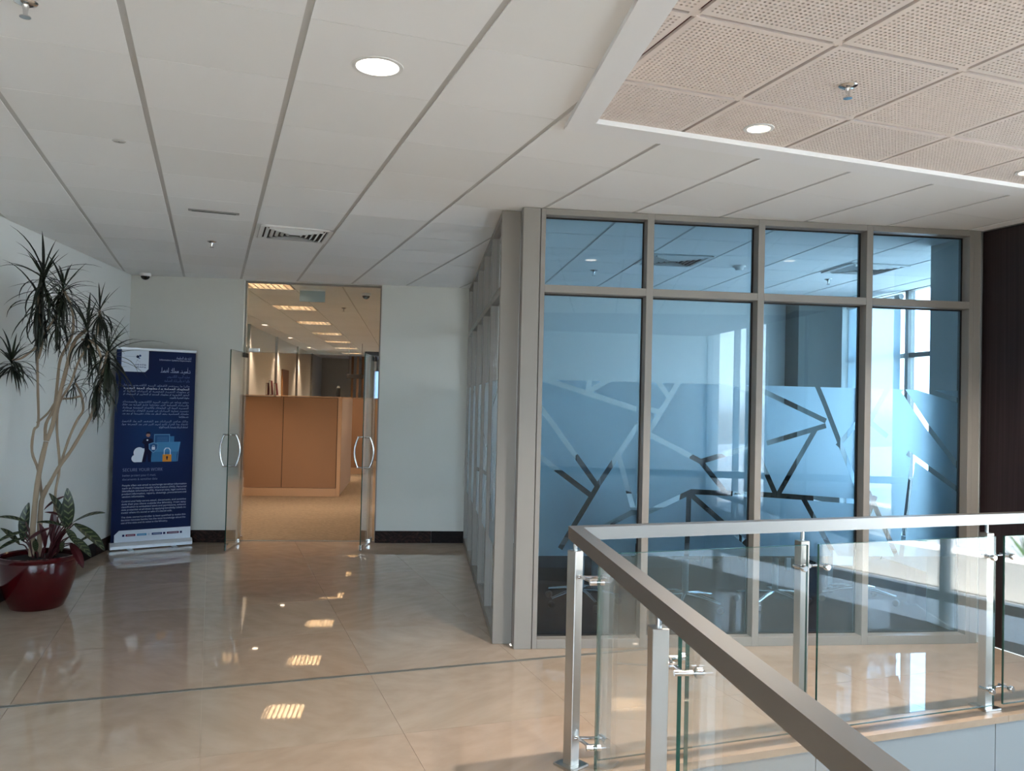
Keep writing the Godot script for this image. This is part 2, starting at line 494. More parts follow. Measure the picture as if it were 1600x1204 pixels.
	for k in 6:
		if k == 2 or k == 3: part(fw, "solid_panel", box(0.05, 2.92, 1.24), M["paint_wall"], Vector3(0, 1.55, -3.245 + 1.31 * k))
		else: part(fw, "pane", box(0.012, 2.92, 1.24), M["pane_window"], Vector3(0, 1.55, -3.245 + 1.31 * k))
		part(fw, "pane", box(0.012, 1.42, 1.24), M["pane_window"], Vector3(0, -0.70, -3.245 + 1.31 * k))
	# roof slab over everything
	wallbox("ceiling_slab", "concrete slab above the suspended ceilings", Vector3(-6.2, 3.3, 4.4), Vector3(6.0, 3.5, -30.2), M["paint_wall"])

func build_ceilings() -> void:
	var AX2 := Vector2(AX.x, AX.z); var AZ2 := Vector2(AZ.x, AZ.z)
	var whites := ["tile_white", "tile_white_b", "tile_white_c"]
	# corridor ceiling of square tiles between grey runners
	var region := P2([[-3.13, 4.0], [-3.13, -9.6], [0.76, -9.6], [0.71, -5.5], [4.06, -5.5], [4.26, -4.58], [0.75, -3.765], [0.75, 4.0]])
	var c0 := part(self, "ceiling", slab(region, CH + 0.0045, CH + 0.008), M["runner"])
	tag(c0, "suspended ceiling of square white tiles over the corridor", "ceiling", "", "structure")
	var whole := {}
	for c in grid_cells(region, AX2 * 0.273 + AZ2 * 2.92, AX2, AZ2, 0.6, 0.6, 0.013, 0.0018):
		var m: Material = M[whites[posmod(c[2] * 2 + c[3], 3)]]
		part(c0, "ceiling_tile", slab(c[0], CH, CH + 0.0043), m)
	# white drop border round the void
	var bd := thing("trim_2", "white plaster border between white and perforated ceilings", "trim", Vector3.ZERO, 0, "", "structure")
	part(bd, "border_side", slab(P2([[0.685, 4.0], [0.685, -3.80], [0.81, -3.70], [0.81, 4.0]]), CH - 0.022, CH + 0.0095), M["border_white"])
	var e0 := AX2 * 5.3 + AZ2 * 3.455; var e1 := AX2 * 5.3 + AZ2 * 3.60
	part(bd, "border_side", slab(PackedVector2Array([Vector2(0.685, -3.80), Vector2(0.685, -3.855), e1, e0, Vector2(0.81, -3.735), Vector2(0.81, -3.70)]), CH - 0.014, CH + 0.0095), M["border_white"])
	# perforated panels over the void, red-brown felt behind
	var reg2 := P2([[0.75, 3.95], [0.75, -3.75], [4.6, -4.55], [5.55, -3.9], [5.55, 3.95]])
	var c1 := part(self, "ceiling_001", slab(reg2, CH + 0.0225, CH + 0.03), M["maroon"])
	tag(c1, "perforated tan ceiling panels above the void", "ceiling", "", "structure")
	var pm := perforated()
	var reg3 := P2([[0.5, 4.1], [0.5, -3.9], [4.6, -4.7], [5.6, -3.9], [5.6, 4.1]])
	for i in range(-4, 9):
		for j in range(-7, 3):
			var p := AX2 * (2.10 + 0.6 * i + 0.3) + AZ2 * (3.0 + 0.6 * (j - 0) + 0.3)
			if p.x < 0.38 or p.x > 5.35 or p.y > 3.7: continue
			var v := 3.0 + 0.6 * j
			if v > 3.5: continue
			part(c1, "perforated_panel", pm, M["panel_tan" if (i * 3 + j * 5) % 2 == 0 else "panel_tan_b"], Vector3(p.x, CH + 0.010, p.y), Basis(Vector3.UP, TH))
			part(c1, "panel_clip", box(0.045, 0.008, 0.045), M["panel_tan"], uv(2.10 + 0.6 * i, 3.0 + 0.6 * j, CH + 0.018), Basis(Vector3.UP, TH))
	# meeting room ceiling, square to its walls
	var c2 := part(self, "ceiling_002", slab(P2([[0.84, -5.60], [0.84, -9.6], [5.3, -9.6], [5.3, -5.60]]), CH + 0.0045, CH + 0.008), M["runner"])
	tag(c2, "white tiled ceiling inside the meeting room", "ceiling", "", "structure")
	for c in grid_cells(P2([[0.84, -5.60], [0.84, -9.6], [5.3, -9.6], [5.3, -5.60]]), Vector2(1.42, -6.28), Vector2(1, 0), Vector2(0, -1), 0.6, 0.6, 0.011, 0.003):
		part(c2, "ceiling_tile", slab(c[0], CH, CH + 0.0043), M[whites[posmod(c[2] + c[3] * 2, 3)]])
	# office ceiling
	var ro := P2([[-3.0, -9.8], [-3.0, -27.9], [0.9, -27.9], [0.9, -9.8]])
	var bed := begin()                                         # the bed of the ceiling is open over each troffer
	var beds := [P2([[-3.0, -9.8], [-3.0, -27.9], [-2.05, -27.9], [-2.05, -9.8]]), P2([[-1.45, -9.8], [-1.45, -27.9], [-0.25, -27.9], [-0.25, -9.8]]), P2([[0.35, -9.8], [0.35, -27.9], [0.9, -27.9], [0.9, -9.8]]), P2([[-0.25, -9.8], [-0.25, -12.2], [0.35, -12.2], [0.35, -9.8]]), P2([[-0.25, -20.0], [-0.25, -27.9], [0.35, -27.9], [0.35, -20.0]])]
	for k in 3: beds.append(P2([[-0.25, -12.8 - 2.4 * k], [-0.25, -14.6 - 2.4 * k], [0.35, -14.6 - 2.4 * k], [0.35, -12.8 - 2.4 * k]]))
	for k in 7: beds.append(P2([[-2.05, -10.4 - 2.4 * k], [-2.05, -12.2 - 2.4 * k], [-1.45, -12.2 - 2.4 * k], [-1.45, -10.4 - 2.4 * k]]))
	for q in beds: ext(q, Vector3(0, CH + 0.0045, 0), Vector3.RIGHT, Vector3.BACK, Vector3(0, 0.0035, 0), bed)
	var c3 := part(self, "ceiling_003", bed.commit(), M["runner"])
	tag(c3, "white tiled ceiling of the office beyond the doors", "ceiling", "", "structure")
	for c in grid_cells(ro, Vector2(-2.05, -9.8), Vector2(1, 0), Vector2(0, -1), 0.6, 0.6, 0.011, 0.0025):
		if c[2] == 3 and c[3] in [4, 8, 12, 16]: continue
		if c[2] == 0 and posmod(c[3], 4) == 0: continue       # troffers hang here
		part(c3, "ceiling_tile", slab(c[0], CH, CH + 0.0043), M[whites[posmod(c[2] + c[3] * 2, 3)]])

func perforated() -> Mesh:
	var st := begin()
	var n := 27; var s := 0.020; var half := 0.2905; var r := 0.0052; var t := 0.012
	var g0 := -n * s * 0.5
	var dn := Vector3.DOWN
	# plain margin
	for q in [[-half, -half, half, g0], [-half, -g0, half, half], [-half, g0, g0, -g0], [-g0, g0, half, -g0]]:
		quad(st, Vector3(q[0], 0, q[1]), Vector3(q[2], 0, q[1]), Vector3(q[2], 0, q[3]), Vector3(q[0], 0, q[3]), dn)
	for k in 4:
		var b := Basis(Vector3.UP, k * PI / 2)
		quad(st, b * Vector3(-half, 0, half), b * Vector3(half, 0, half), b * Vector3(half, t, half), b * Vector3(-half, t, half), b * Vector3.BACK)
	for i in n:
		for j in n:
			var c := Vector3(g0 + s * (i + 0.5), 0, g0 + s * (j + 0.5))
			var ring := []; var sq := []
			for k in 8:
				var a := TAU * k / 8
				ring.append(c + Vector3(cos(a), 0, sin(a)) * r)
				var d := Vector3(cos(a), 0, sin(a)); d /= maxf(absf(d.x), absf(d.z))
				sq.append(c + d * s * 0.5)
			for k in 8:
				var l := (k + 1) % 8
				quad(st, ring[k], sq[k], sq[l], ring[l], dn)
				quad(st, ring[k], ring[l], ring[l] + Vector3(0, t, 0), ring[k] + Vector3(0, t, 0), c - (ring[k] + ring[l]) * 0.5)
	return st.commit()

# ------------------------------------------------------------------ glazed partition of the meeting room
const CRACKS := {
0: [[0.892, 1.804, 1.542, 1.613], [1.201, 1.724, 1.212, 1.83], [1.201, 1.724, 1.369, 1.825], [0.865, 1.624, 1.277, 1.084], [1.562, 1.511, 1.293, 1.097], [1.293, 1.097, 1.243, 1.01], [1.243, 1.01, 1.033, 0.654], [0.85, 1.292, 1.243, 1.01], [1.421, 1.306, 1.548, 0.888], [1.592, 0.933, 1.293, 0.777]],
1: [[1.669, 1.842, 1.766, 1.716], [1.866, 1.848, 1.618, 1.424], [1.614, 1.623, 1.711, 1.594], [2.192, 1.829, 2.376, 1.762], [1.609, 1.455, 2.014, 1.258], [2.014, 1.258, 2.388, 1.37], [2.014, 1.258, 2.202, 1.04], [1.611, 0.889, 1.951, 1.047], [1.951, 1.047, 2.394, 1.031], [1.933, 1.038, 1.931, 0.847], [1.931, 0.847, 1.921, 0.505], [1.933, 1.038, 2.401, 0.652]],
2: [[2.423, 1.777, 2.927, 1.562], [2.5, 1.395, 2.927, 1.525], [2.856, 1.501, 2.583, 1.031], [2.84, 1.856, 2.918, 1.689], [2.918, 1.689, 3.166, 1.11], [3.026, 1.386, 3.169, 1.553], [2.431, 1.313, 2.568, 1.031], [2.413, 1.036, 3.187, 0.989], [2.768, 1.015, 3.079, 0.495]],
3: [[3.437, 1.872, 3.228, 1.499], [3.226, 1.591, 3.395, 1.461], [3.522, 1.786, 3.702, 1.542], [3.702, 1.542, 3.993, 1.203], [3.641, 1.812, 3.986, 1.719], [3.561, 1.34, 3.995, 1.054], [3.602, 1.317, 3.507, 0.495], [3.264, 1.056, 3.537, 0.494], [3.313, 1.024, 3.224, 0.795]],
}

# frosted film between two heights, cut by clear strips
func film_pieces(x0: float, x1: float, lines: Array) -> Array:
	var polys: Array = [P2([[x0, 0.60], [x1, 0.60], [x1, 1.80], [x0, 1.80]])]
	for l in lines:
		var a := Vector2(l[0], l[1]); var b := Vector2(l[2], l[3])
		var d := (b - a).normalized(); var s := Vector2(-d.y, d.x) * 0.018
		a -= d * 0.006; b += d * 0.006
		var cut := PackedVector2Array([a - s, b - s, b + s, a + s])
		var next := []
		for p in polys:
			for q in Geometry2D.clip_polygons(p, cut):
				if not Geometry2D.is_polygon_clockwise(q): next.append(q)
		polys = next
	return polys

func build_partition() -> void:
	# front: local x runs with the world, z = 0 is the outer face
	var f := thing("wall_glass_front", "grey aluminium framed glass front of the meeting room with frosted film", "glass partition", Vector3(0, 0, -5.48), 0, "", "structure")
	var top := CH - 0.002
	part(f, "corner_post", cbox(0.118, top, 0.118, 0.003), M["alu"], Vector3(0.771, top / 2, -0.059))
	part(f, "frame_post", cbox(0.032, top, 0.13, 0.002), M["alu"], Vector3(0.851, top / 2, -0.067))
	var xs := [[1.57, 1.618], [2.365, 2.412], [3.166, 3.213]]
	for m in xs: part(f, "mullion", cbox(m[1] - m[0], top, 0.13, 0.002), M["alu"], Vector3((m[0] + m[1]) / 2, top / 2, -0.065))
	part(f, "frame_post", cbox(0.030, top, 0.13, 0.002), M["alu"], Vector3(3.968, top / 2, -0.067))
	part(f, "frame_post", cbox(0.058, top, 0.12, 0.002), M["alu"], Vector3(4.014, top / 2, -0.066))
	var bays := [[0.867, 1.57], [1.618, 2.365], [2.412, 3.166], [3.213, 3.953]]
	for i in 4:
		var b = bays[i]; var w: float = b[1] - b[0]; var cx: float = (b[0] + b[1]) / 2
		part(f, "sill", cbox(w, 0.062, 0.128, 0.002), M["alu"], Vector3(cx, 0.031, -0.065))
		part(f, "transom", cbox(w, 0.052, 0.128, 0.002), M["alu"], Vector3(cx, 2.412, -0.065))
		part(f, "head", cbox(w, 0.042, 0.128, 0.002), M["alu"], Vector3(cx, top - 0.021, -0.065))
		glaze(f, cx, w, 0.062, 2.386)
		glaze(f, cx, w, 2.438, top - 0.042)
		for p in film_pieces(b[0] + 0.012, b[1] - 0.012, CRACKS[i]):
			part(f, "frosted_film", ext(p, Vector3(0, 0, -0.1035), Vector3.RIGHT, Vector3.UP, Vector3(0, 0, -0.0012)), M["frost"])
	# side: runs back along -z from the corner; built along local x and turned
	var s := thing("wall_glass_side", "grey aluminium framed glass side of the meeting room beside the corridor", "glass partition", Vector3(0.712, 0, -5.60), PI / 2 - 0.012, "", "structure")
	var len := 3.99
	for k in 6:
		part(s, "mullion", cbox(0.05, top, 0.13, 0.002), M["alu"], Vector3(0.03 + k * (len - 0.05) / 5.0, top / 2, -0.065))
	for k in 5:
		var x0: float = 0.055 + k * (len - 0.05) / 5.0
		var x1: float = x0 + (len - 0.05) / 5.0 - 0.05
		var w := x1 - x0; var cx := (x0 + x1) / 2
		part(s, "sill", cbox(w, 0.062, 0.128, 0.002), M["alu"], Vector3(cx, 0.031, -0.065))
		part(s, "transom", cbox(w, 0.052, 0.128, 0.002), M["alu"], Vector3(cx, 2.412, -0.065))
		part(s, "head", cbox(w, 0.042, 0.128, 0.002), M["alu"], Vector3(cx, top - 0.021, -0.065))
		glaze(s, cx, w, 0.062, 2.386, "pane_window")
		glaze(s, cx, w, 2.438, top - 0.042, "pane_window")
		var ls := []
		for l in CRACKS[k % 4]:
			var sh: float = x0 - bays[k % 4][0]
			ls.append([l[0] + sh, l[1], l[2] + sh, l[3]])
		for p in film_pieces(x0 + 0.012, x1 - 0.012, ls):
			part(s, "frosted_film", ext(p, Vector3(0, 0, -0.1035), Vector3.RIGHT, Vector3.UP, Vector3(0, 0, -0.0012)), M["frost"])

# pane with a dark rubber gasket round it
func glaze(f: Node3D, cx: float, w: float, y0: float, y1: float, m := "pane_blue") -> void:
	var h := y1 - y0
	part(f, "pane", box(w - 0.002, h - 0.002, 0.008), M[m], Vector3(cx, (y0 + y1) / 2, -0.097))
	var st := begin()
	for sx in [-1, 1]:
		add_cbox(st, Vector3(0.010, h, 0.008), 0.001, Vector3(cx + sx * (w / 2 - 0.005), (y0 + y1) / 2, -0.087))
		add_cbox(st, Vector3(w - 0.02, 0.010, 0.008), 0.001, Vector3(cx, (y0 + y1) / 2 + sx * (h / 2 - 0.005), -0.087))
	part(f, "gasket", st.commit(), M["gasket"], Vector3.ZERO, Basis.IDENTITY, "black rubber gasket")

# ------------------------------------------------------------------ balustrade
func clamp_mesh() -> Mesh:
	# bar across the face of the post with an arm and a round cap to each pane; z points to the panes
	var st := begin()
	var bz := Basis(Vector3.RIGHT, PI / 2)
	add_tube(st, [Vector3(-0.075, 0, 0.012), Vector3(0.075, 0, 0.012)], 0.006, 8)
	for s in [-1, 1]:
		add_tube(st, [Vector3(s * 0.07, 0, -0.012), Vector3(s * 0.07, 0, 0.045)], 0.009, 10)
		add_lathe(st, [Vector2(0, -0.006), Vector2(0.013, -0.006), Vector2(0.017, -0.002), Vector2(0.017, 0.014), Vector2(0.013, 0.018), Vector2(0, 0.018)], 14, Vector3(s * 0.07, 0, 0.058), bz)
	add_tube(st, [Vector3(0, 0, -0.012), Vector3(0, 0, 0.02)], 0.011, 10)
	return st.commit()

func add_post(b: Node3D, at: Vector3, turn: float, clamps: Array) -> void:
	var bs := Basis(Vector3.UP, turn)
	var p := part(b, "post", cbox(0.052, 0.965, 0.052, 0.002), M["steel"], at + Vector3(0, 0.4825 + 0.008, 0), bs)
	part(p, "spigot", rod(0.010, 0.062, 14), M["chrome"], Vector3(0, 0.4815, 0))
	part(p, "base_plate", cbox(0.115, 0.012, 0.115, 0.002), M["steel"], Vector3(0, -0.4845, 0))
	for c in clamps:
		for y in [0.855, 0.13]:
			part(p, "glass_clamp", c[0], M["chrome"], Vector3(0, y - 0.4905, 0) + bs.inverse() * (Basis(Vector3.UP, c[1]) * Vector3(0, 0, 0.040)), bs.inverse() * Basis(Vector3.UP, c[1]))

func rail_pane(b: Node3D, p0: Vector3, p1: Vector3, n: Vector3) -> void:
	# p0, p1: ends on the floor line of the pane, n: its normal
	var d := (p1 - p0); var len := d.length(); var ex := d / len
	var bs := Basis(ex, Vector3.UP, ex.cross(Vector3.UP))
	var y0 := 0.045; var y1 := 0.965
	var g := part(b, "glass_panel", box(len, y1 - y0, 0.012), M["pane_clear"], (p0 + p1) / 2 + Vector3(0, (y0 + y1) / 2, 0), bs, "clear glass panel")
	for s in [-1, 1]:
		part(g, "polished_edge", box(0.0015, y1 - y0, 0.0125), M["glass_edge"], Vector3(s * (len / 2 + 0.0007), 0, 0))
		part(g, "polished_edge", box(len, 0.0015, 0.0125), M["glass_edge"], Vector3(0, s * ((y1 - y0) / 2 + 0.0007), 0))

func build_balustrade() -> void:
	var b := thing("glass_balustrade", "brushed steel balustrade with clear glass panels round the void", "balustrade")
	var cm := clamp_mesh()
	var rt := 1.08
	# handrails, mitred at the corner
	var c := Vector3(0.758, 0, -3.72)
	var w := 0.030
	var far_d := AX; var far_n := -AZ
	# far handrail: prism along AX from the mitre
	var k0 := Vector2(c.x, c.z)
	var prof := func(a: Vector2, b2: Vector2, c2: Vector2, d2: Vector2): return slab(PackedVector2Array([a, b2, c2, d2]), rt - 0.058, rt)
	# the mitre runs along the bisector of the two rails
	var nd := Vector2(0, 1); var fd := Vector2(AX.x, AX.z)
	var bis := (nd + fd).normalized()
	var half := w / absf(bis.cross(nd))
	var inner := k0 + bis * half; var outer := k0 - bis * half
	part(b, "handrail", prof.call(outer, outer + fd * 3.75, inner + fd * 3.75 - fd * (inner - outer).dot(fd), inner), M["steel_rail"], Vector3.ZERO, Basis.IDENTITY, "square brushed steel handrail")
	part(b, "handrail", prof.call(outer, Vector2(outer.x, 3.9), Vector2(inner.x, 3.9), inner), M["steel_rail"], Vector3.ZERO, Basis.IDENTITY, "square brushed steel handrail")
	# posts
	var ta := TH                 # far rail: local z points to the void
	add_post(b, c, 0.62, [])
	var uc := c.dot(AX); var vc := c.dot(AZ)
	var posts := [uc + 1.262, uc + 2.524, uc + 3.60]
	for u in posts: add_post(b, uv(u, vc), ta, [[cm, ta]] if u < uc + 3.0 else [])
	var zs := [-2.44, -1.16, 0.12, 1.40, 2.68]
	for z in zs: add_post(b, Vector3(c.x, 0, z), PI / 2, [[cm, PI / 2]])
	# single arms at the corner post
	for y in [0.855, 0.13]:
		for q in [[AX, -AZ], [Vector3.BACK, Vector3.RIGHT]]:
			var a: Vector3 = c + Vector3(0, y, 0) + (q[1] as Vector3) * 0.018
			var e: Vector3 = c + Vector3(0, y, 0) + (q[0] as Vector3) * 0.125 + (q[1] as Vector3) * 0.062
			var st := begin()
			add_tube(st, [a, e], 0.008, 10)
			add_tube(st, [e - (q[1] as Vector3) * 0.02, e + (q[1] as Vector3) * 0.045], 0.015, 14)
			part(b, "glass_clamp", st.commit(), M["chrome"])
	# panels stand on the void side of the posts
	var off := 0.080
	var us := [uc + 0.095, posts[0], posts[1], posts[2]]
	for i in 3:
		var a: float = us[i] + (0.0 if i == 0 else 0.035); var e: float = us[i + 1] - 0.035
		rail_pane(b, uv(a, vc - off), uv(e, vc - off), -AZ)
	var zz := [-3.62, -2.44, -1.16, 0.12, 1.40, 2.68]
	for i in 5:
		rail_pane(b, Vector3(c.x + off, 0, zz[i] + (0.045 if i == 0 else 0.035)), Vector3(c.x + off, 0, zz[i + 1] - 0.035), Vector3.RIGHT)

# ------------------------------------------------------------------ glass doors
func door_leaf(called: String, label: String, at: Vector3, turn: float, w: float) -> void:
	# local x from the hinge to the free edge
	var d := thing(called, label, "door", at, turn, "", "structure")
	var h := 2.115
	part(d, "pane", box(w, h, 0.010), M["pane_door"], Vector3(w / 2, h / 2 + 0.012, 0))
	part(d, "polished_edge", box(0.002, h, 0.0105), M["glass_edge"], Vector3(w + 0.001, h / 2 + 0.012, 0))
	part(d, "polished_edge", box(w, 0.002, 0.0105), M["glass_edge"], Vector3(w / 2, h + 0.013, 0))
	part(d, "patch_fitting", cbox(0.16, 0.045, 0.028, 0.002), M["chrome"], Vector3(0.085, 0.034, 0))
	part(d, "patch_fitting", cbox(0.15, 0.050, 0.032, 0.002), M["sign_dark"], Vector3(0.08, h - 0.016, 0))
	part(d, "lock", cbox(0.07, 0.06, 0.030, 0.002), M["chrome"], Vector3(w - 0.04, 0.042, 0))
	for s in [-1, 1]:
		var pts := []
		var x := w - 0.075
		for k in 13:
			var t := -1.0 + k / 6.0
			pts.append(Vector3(x, 1.06 + t * 0.165, s * (0.062 + 0.042 * (1.0 - t * t))))
		var g := part(d, "pull_handle", tube(pts, 0.011, 10), M["chrome"], Vector3.ZERO, Basis.IDENTITY, "bowed chrome pull handle")
		for y in [0.895, 1.225]:
			part(g, "standoff", tube([Vector3(x, y, s * 0.005), Vector3(x, y, s * 0.075)], 0.010, 10), M["chrome"])

func build_doors() -> void:
	var f := thing("trim_3", "slim grey metal frame with glass over the office doors", "door frame", Vector3.ZERO, 0, "", "structure")
	part(f, "jamb", box(0.018, 2.947, 0.06), M["alu"], Vector3(-1.901, 1.4735, -9.70))
	part(f, "jamb", box(0.018, 2.947, 0.06), M["alu"], Vector3(-0.384, 1.4735, -9.70))
	part(f, "head", box(1.497, 0.016, 0.06), M["alu"], Vector3(-1.1425, 2.939, -9.70))
	part(f, "overpanel", box(1.495, 0.786, 0.010), M["pane_door"], Vector3(-1.1425, 2.5365, -9.70), Basis.IDENTITY, "fixed glass above the doors")
	part(f, "overpanel_edge", box(1.495, 0.002, 0.0105), M["glass_edge"], Vector3(-1.1425, 2.1415, -9.70))
	part(f, "threshold", box(1.50, 0.006, 0.05), M["strip_metal"], Vector3(-1.1425, 0.001, -9.70))
	door_leaf("door_1", "open clear glass door leaf nearer the roll-up banner", Vector3(-1.868, 0, -9.66), -PI / 2 - 0.06, 0.66)
	door_leaf("door_2", "open clear glass door leaf beside the marble skirting", Vector3(-0.425, 0, -9.66), -PI / 2 - 0.13, 0.66)
	# closers at the overpanel corners
	part(f, "pivot_bracket", cbox(0.12, 0.045, 0.03, 0.003), M["chrome"], Vector3(-1.80, 2.165, -9.70))
	part(f, "pivot_bracket", cbox(0.16, 0.045, 0.03, 0.003), M["sign_dark"], Vector3(-0.475, 2.165, -9.70))

# ------------------------------------------------------------------ office
func build_office() -> void:
	wallbox("floor_office", "brown patterned carpet of the office", Vector3(-5.4, -0.3, -9.726), Vector3(0.9, -0.003, -28.0), M["carpet"])
	wallbox("wall_office_end", "far wall of the office", Vector3(-5.4, -0.3, -28.0), Vector3(1.1, 3.3, -28.2), M["paint_wall"])
	wallbox("wall_office_right", "right wall of the office", Vector3(0.9, -0.3, -9.8), Vector3(1.1, 3.3, -28.0), M["paint_wall"])
	wallbox("wall_office_left", "white panelled wall along the office", Vector3(-3.2, -0.3, -9.9), Vector3(-3.0, 3.3, -28.0), M["paint_wall"])
	# grey cover strips between the panels of that wall
	var gp := thing("trim_4", "slim grey cover strips on the office wall", "trim", Vector3.ZERO, 0, "", "structure")
	for z in [-12.4, -15.5, -18.6, -21.9, -25.0]:
		part(gp, "cover_strip", box(0.05, CH - 0.01, 0.06), M["grey_metal"], Vector3(-2.975, CH / 2, z))
	var wdr := part(self, "door_3", cbox(0.03, 2.28, 0.95, 0.003), M["door_wood"], Vector3(-2.984, 1.14, -20.0))
	tag(wdr, "brown wooden door in the office wall", "door", "", "structure")
	var dn := 0
	for z in [-12.6, -15.6, -18.8, -22.2]:
		downlight(Vector3(-2.72, CH, z), 0.05, "lamp_warm", Color(1.0, 0.88, 0.76), 1.6, 50, "small warm downlight washing the office wall", "downlights along the office wall")
	# low cubicle walls clad in brown panels
	cubicle(Vector3(-1.16, 0, -14.05), 1.84, 2.55, "brown panelled cubicle wall facing the glass doors")
	cubicle(Vector3(-0.98, 0, -18.3), 1.7, 2.4, "second brown panelled cubicle wall deeper in the office")
	cubicle(Vector3(0.62, 0, -17.0), 1.0, 2.4, "brown cubicle wall across the office aisle")
	cubicle(Vector3(-0.9, 0, -22.3), 1.7, 2.4, "third brown panelled cubicle wall far down the office")
	# things on the first cubicle
	var bk := [[-2.40, 0.20, 0.0], [-2.33, 0.24, 0.10], [-2.25, 0.20, 0.12]]
	for i in 3:
		var o := thing("book", ["dark red book standing on the cubicle wall", "tall red book leaning on the cubicle wall", "red and white book leaning on the cubicle wall"][i], "book", Vector3(bk[i][0], 1.664, -14.2), 0, "books on the cubicle wall")
		o.rotation.z = bk[i][2]
		part(o, "cover", cbox(0.035, bk[i][1], 0.16, 0.003), M["book_red"], Vector3(0, bk[i][1] / 2 + 0.004, 0))
		part(o, "pages", box(0.025, bk[i][1] - 0.012, 0.005), M["book_white"], Vector3(0, bk[i][1] / 2 + 0.004, 0.081))
	var bt := thing("thermos_bottle", "black bottle with a silver cap on the cubicle wall", "bottle", Vector3(-1.30, 1.664, -14.9))
	part(bt, "body", lathe([Vector2(0, 0), Vector2(0.035, 0), Vector2(0.036, 0.15), Vector2(0.03, 0.16), Vector2(0, 0.16)], 16), M["black"])
	part(bt, "cap", lathe([Vector2(0, 0), Vector2(0.022, 0), Vector2(0.02, 0.03), Vector2(0, 0.03)], 16), M["white_plastic"], Vector3(0, 0.16, 0))
	# fluorescent troffers in the ceiling, one every four tiles
	for k in 11:
		var z := -10.1 - 2.4 * (k if k < 7 else k - 6)
		var tx := -1.75 if k < 7 else 0.05
		var t := thing("ceiling_light", "square louvred fluorescent light in the office ceiling" if k < 7 else "square louvred fluorescent light over the right side of the office", "ceiling light", Vector3(tx, CH, z), 0, "louvred office lights")
		part(t, "housing", box(0.575, 0.01, 0.575), M["lamp_office"], Vector3(0, 0.070, 0))
		for s in [-1, 1]:
			part(t, "frame", box(0.585, 0.07, 0.012), M["louver"], Vector3(0, 0.036, s * 0.287))
			part(t, "frame", box(0.012, 0.07, 0.56), M["louver"], Vector3(s * 0.287, 0.036, 0))
		for j in 7: part(t, "louver", box(0.014, 0.045, 0.55), M["louver"], Vector3(-0.21 + 0.07 * j, 0.026, 0))
		for j in 9: part(t, "louver", box(0.55, 0.045, 0.004), M["louver"], Vector3(0, 0.026, -0.22 + 0.055 * j))
		var al := AreaLight3D.new(); al.name = "office_lamp"
		al.area_size = Vector2(0.5, 0.5); al.light_color = Color(1.0, 0.92, 0.82); al.light_energy = OFFICE_E
		al.area_normalize_energy = true
		al.shadow_enabled = true; al.rotation.x = -PI / 2; al.position = Vector3(0, 0.062, 0)
		al.area_range = 30.0
		t.add_child(al, true)
	# hanging signs
	var ex := thing("hanging_sign", "pale blue acrylic sign hanging from the office ceiling", "sign", Vector3(-1.23, CH, -10.22))
	part(ex, "bracket", box(0.29, 0.02, 0.03), M["white_plastic"], Vector3(0, -0.012, 0))
	part(ex, "plate", cbox(0.30, 0.135, 0.012, 0.002), M["acrylic"], Vector3(0, -0.09, 0))
	var hs := thing("hanging_sign", "dark brown sign board hanging over the office aisle", "sign", Vector3(-1.36, CH, -20.0))
	part(hs, "board", cbox(0.40, 0.10, 0.03, 0.003), M["sign_dark"], Vector3(0, -0.79, 0))
	for s in [-1, 1]: part(hs, "rod", rod(0.006, 0.74, 8), M["sign_dark"], Vector3(s * 0.15, -0.74, 0))
	# lit end window at the far end of the aisle
	var w := thing("window_2", "bright window at the far end of the office", "window", Vector3(-0.95, 0.4, -27.96), 0, "", "structure")
	part(w, "frame", cbox(0.70, 1.0, 0.05, 0.003), M["grey_metal"], Vector3(0, 1.7, 0))
	part(w, "lit_window_pane", box(0.62, 0.92, 0.02), glow("window_day", Color(0.55, 0.75, 0.95), 0.8), Vector3(0, 1.7, 0.03))
	for k in 4:
		var sp := thing("column_trim", "slim brown post far down the office", "post", Vector3(-1.85 + 0.16 * k, 0, -26.0), 0, "posts at the end of the office")
		part(sp, "shaft", box(0.07, 2.94, 0.07), M["door_wood" if k % 2 == 0 else "cab_tan"], Vector3(0, 1.471, 0))
		part(sp, "base", box(0.09, 0.06, 0.09), M["cab_tan"], Vector3(0, 0.031, 0))

func cubicle(at: Vector3, w: float, d: float, label: String) -> void:
	# at: right front corner on the floor
	var c := thing("cubicle_wall", label, "cubicle wall", at, 0, "cubicle walls of the office")
	var h := 1.655; var t := 0.10; var pl := 0.135
	part(c, "plinth", box(w - 0.004, pl, t - 0.01), M["cab_tan"], Vector3(-w / 2, pl / 2, -t / 2))
	part(c, "core", box(w - 0.02, h - pl - 0.02, t - 0.04), M["cab_line"], Vector3(-w / 2, (h + pl) / 2, -t / 2))
	var n := 2
	var pw := (w - 0.07) / n
	for k in n: part(c, "panel", cbox(pw - 0.010, h - pl - 0.024, 0.012, 0.002), M["cab_brown"], Vector3(-0.065 - pw * (k + 0.5), (h + pl) / 2 - 0.004, -0.008))
	part(c, "corner_post", cbox(0.06, h - 0.006, t, 0.003), M["cab_tan"], Vector3(-0.031, h / 2, -t / 2))
	part(c, "top_rail", cbox(w, 0.012, t + 0.01, 0.002), M["cab_tan"], Vector3(-w / 2, h + 0.002, -t / 2))
	part(c, "side_panel", cbox(0.06, h - 0.02, d - t - 0.012, 0.003), M["cab_side"], Vector3(-0.034, h / 2, -t - (d - t) / 2))
	part(c, "side_rail", cbox(0.08, 0.012, d - t - 0.012, 0.002), M["cab_tan"], Vector3(-0.034, h - 0.003, -t - (d - t) / 2))

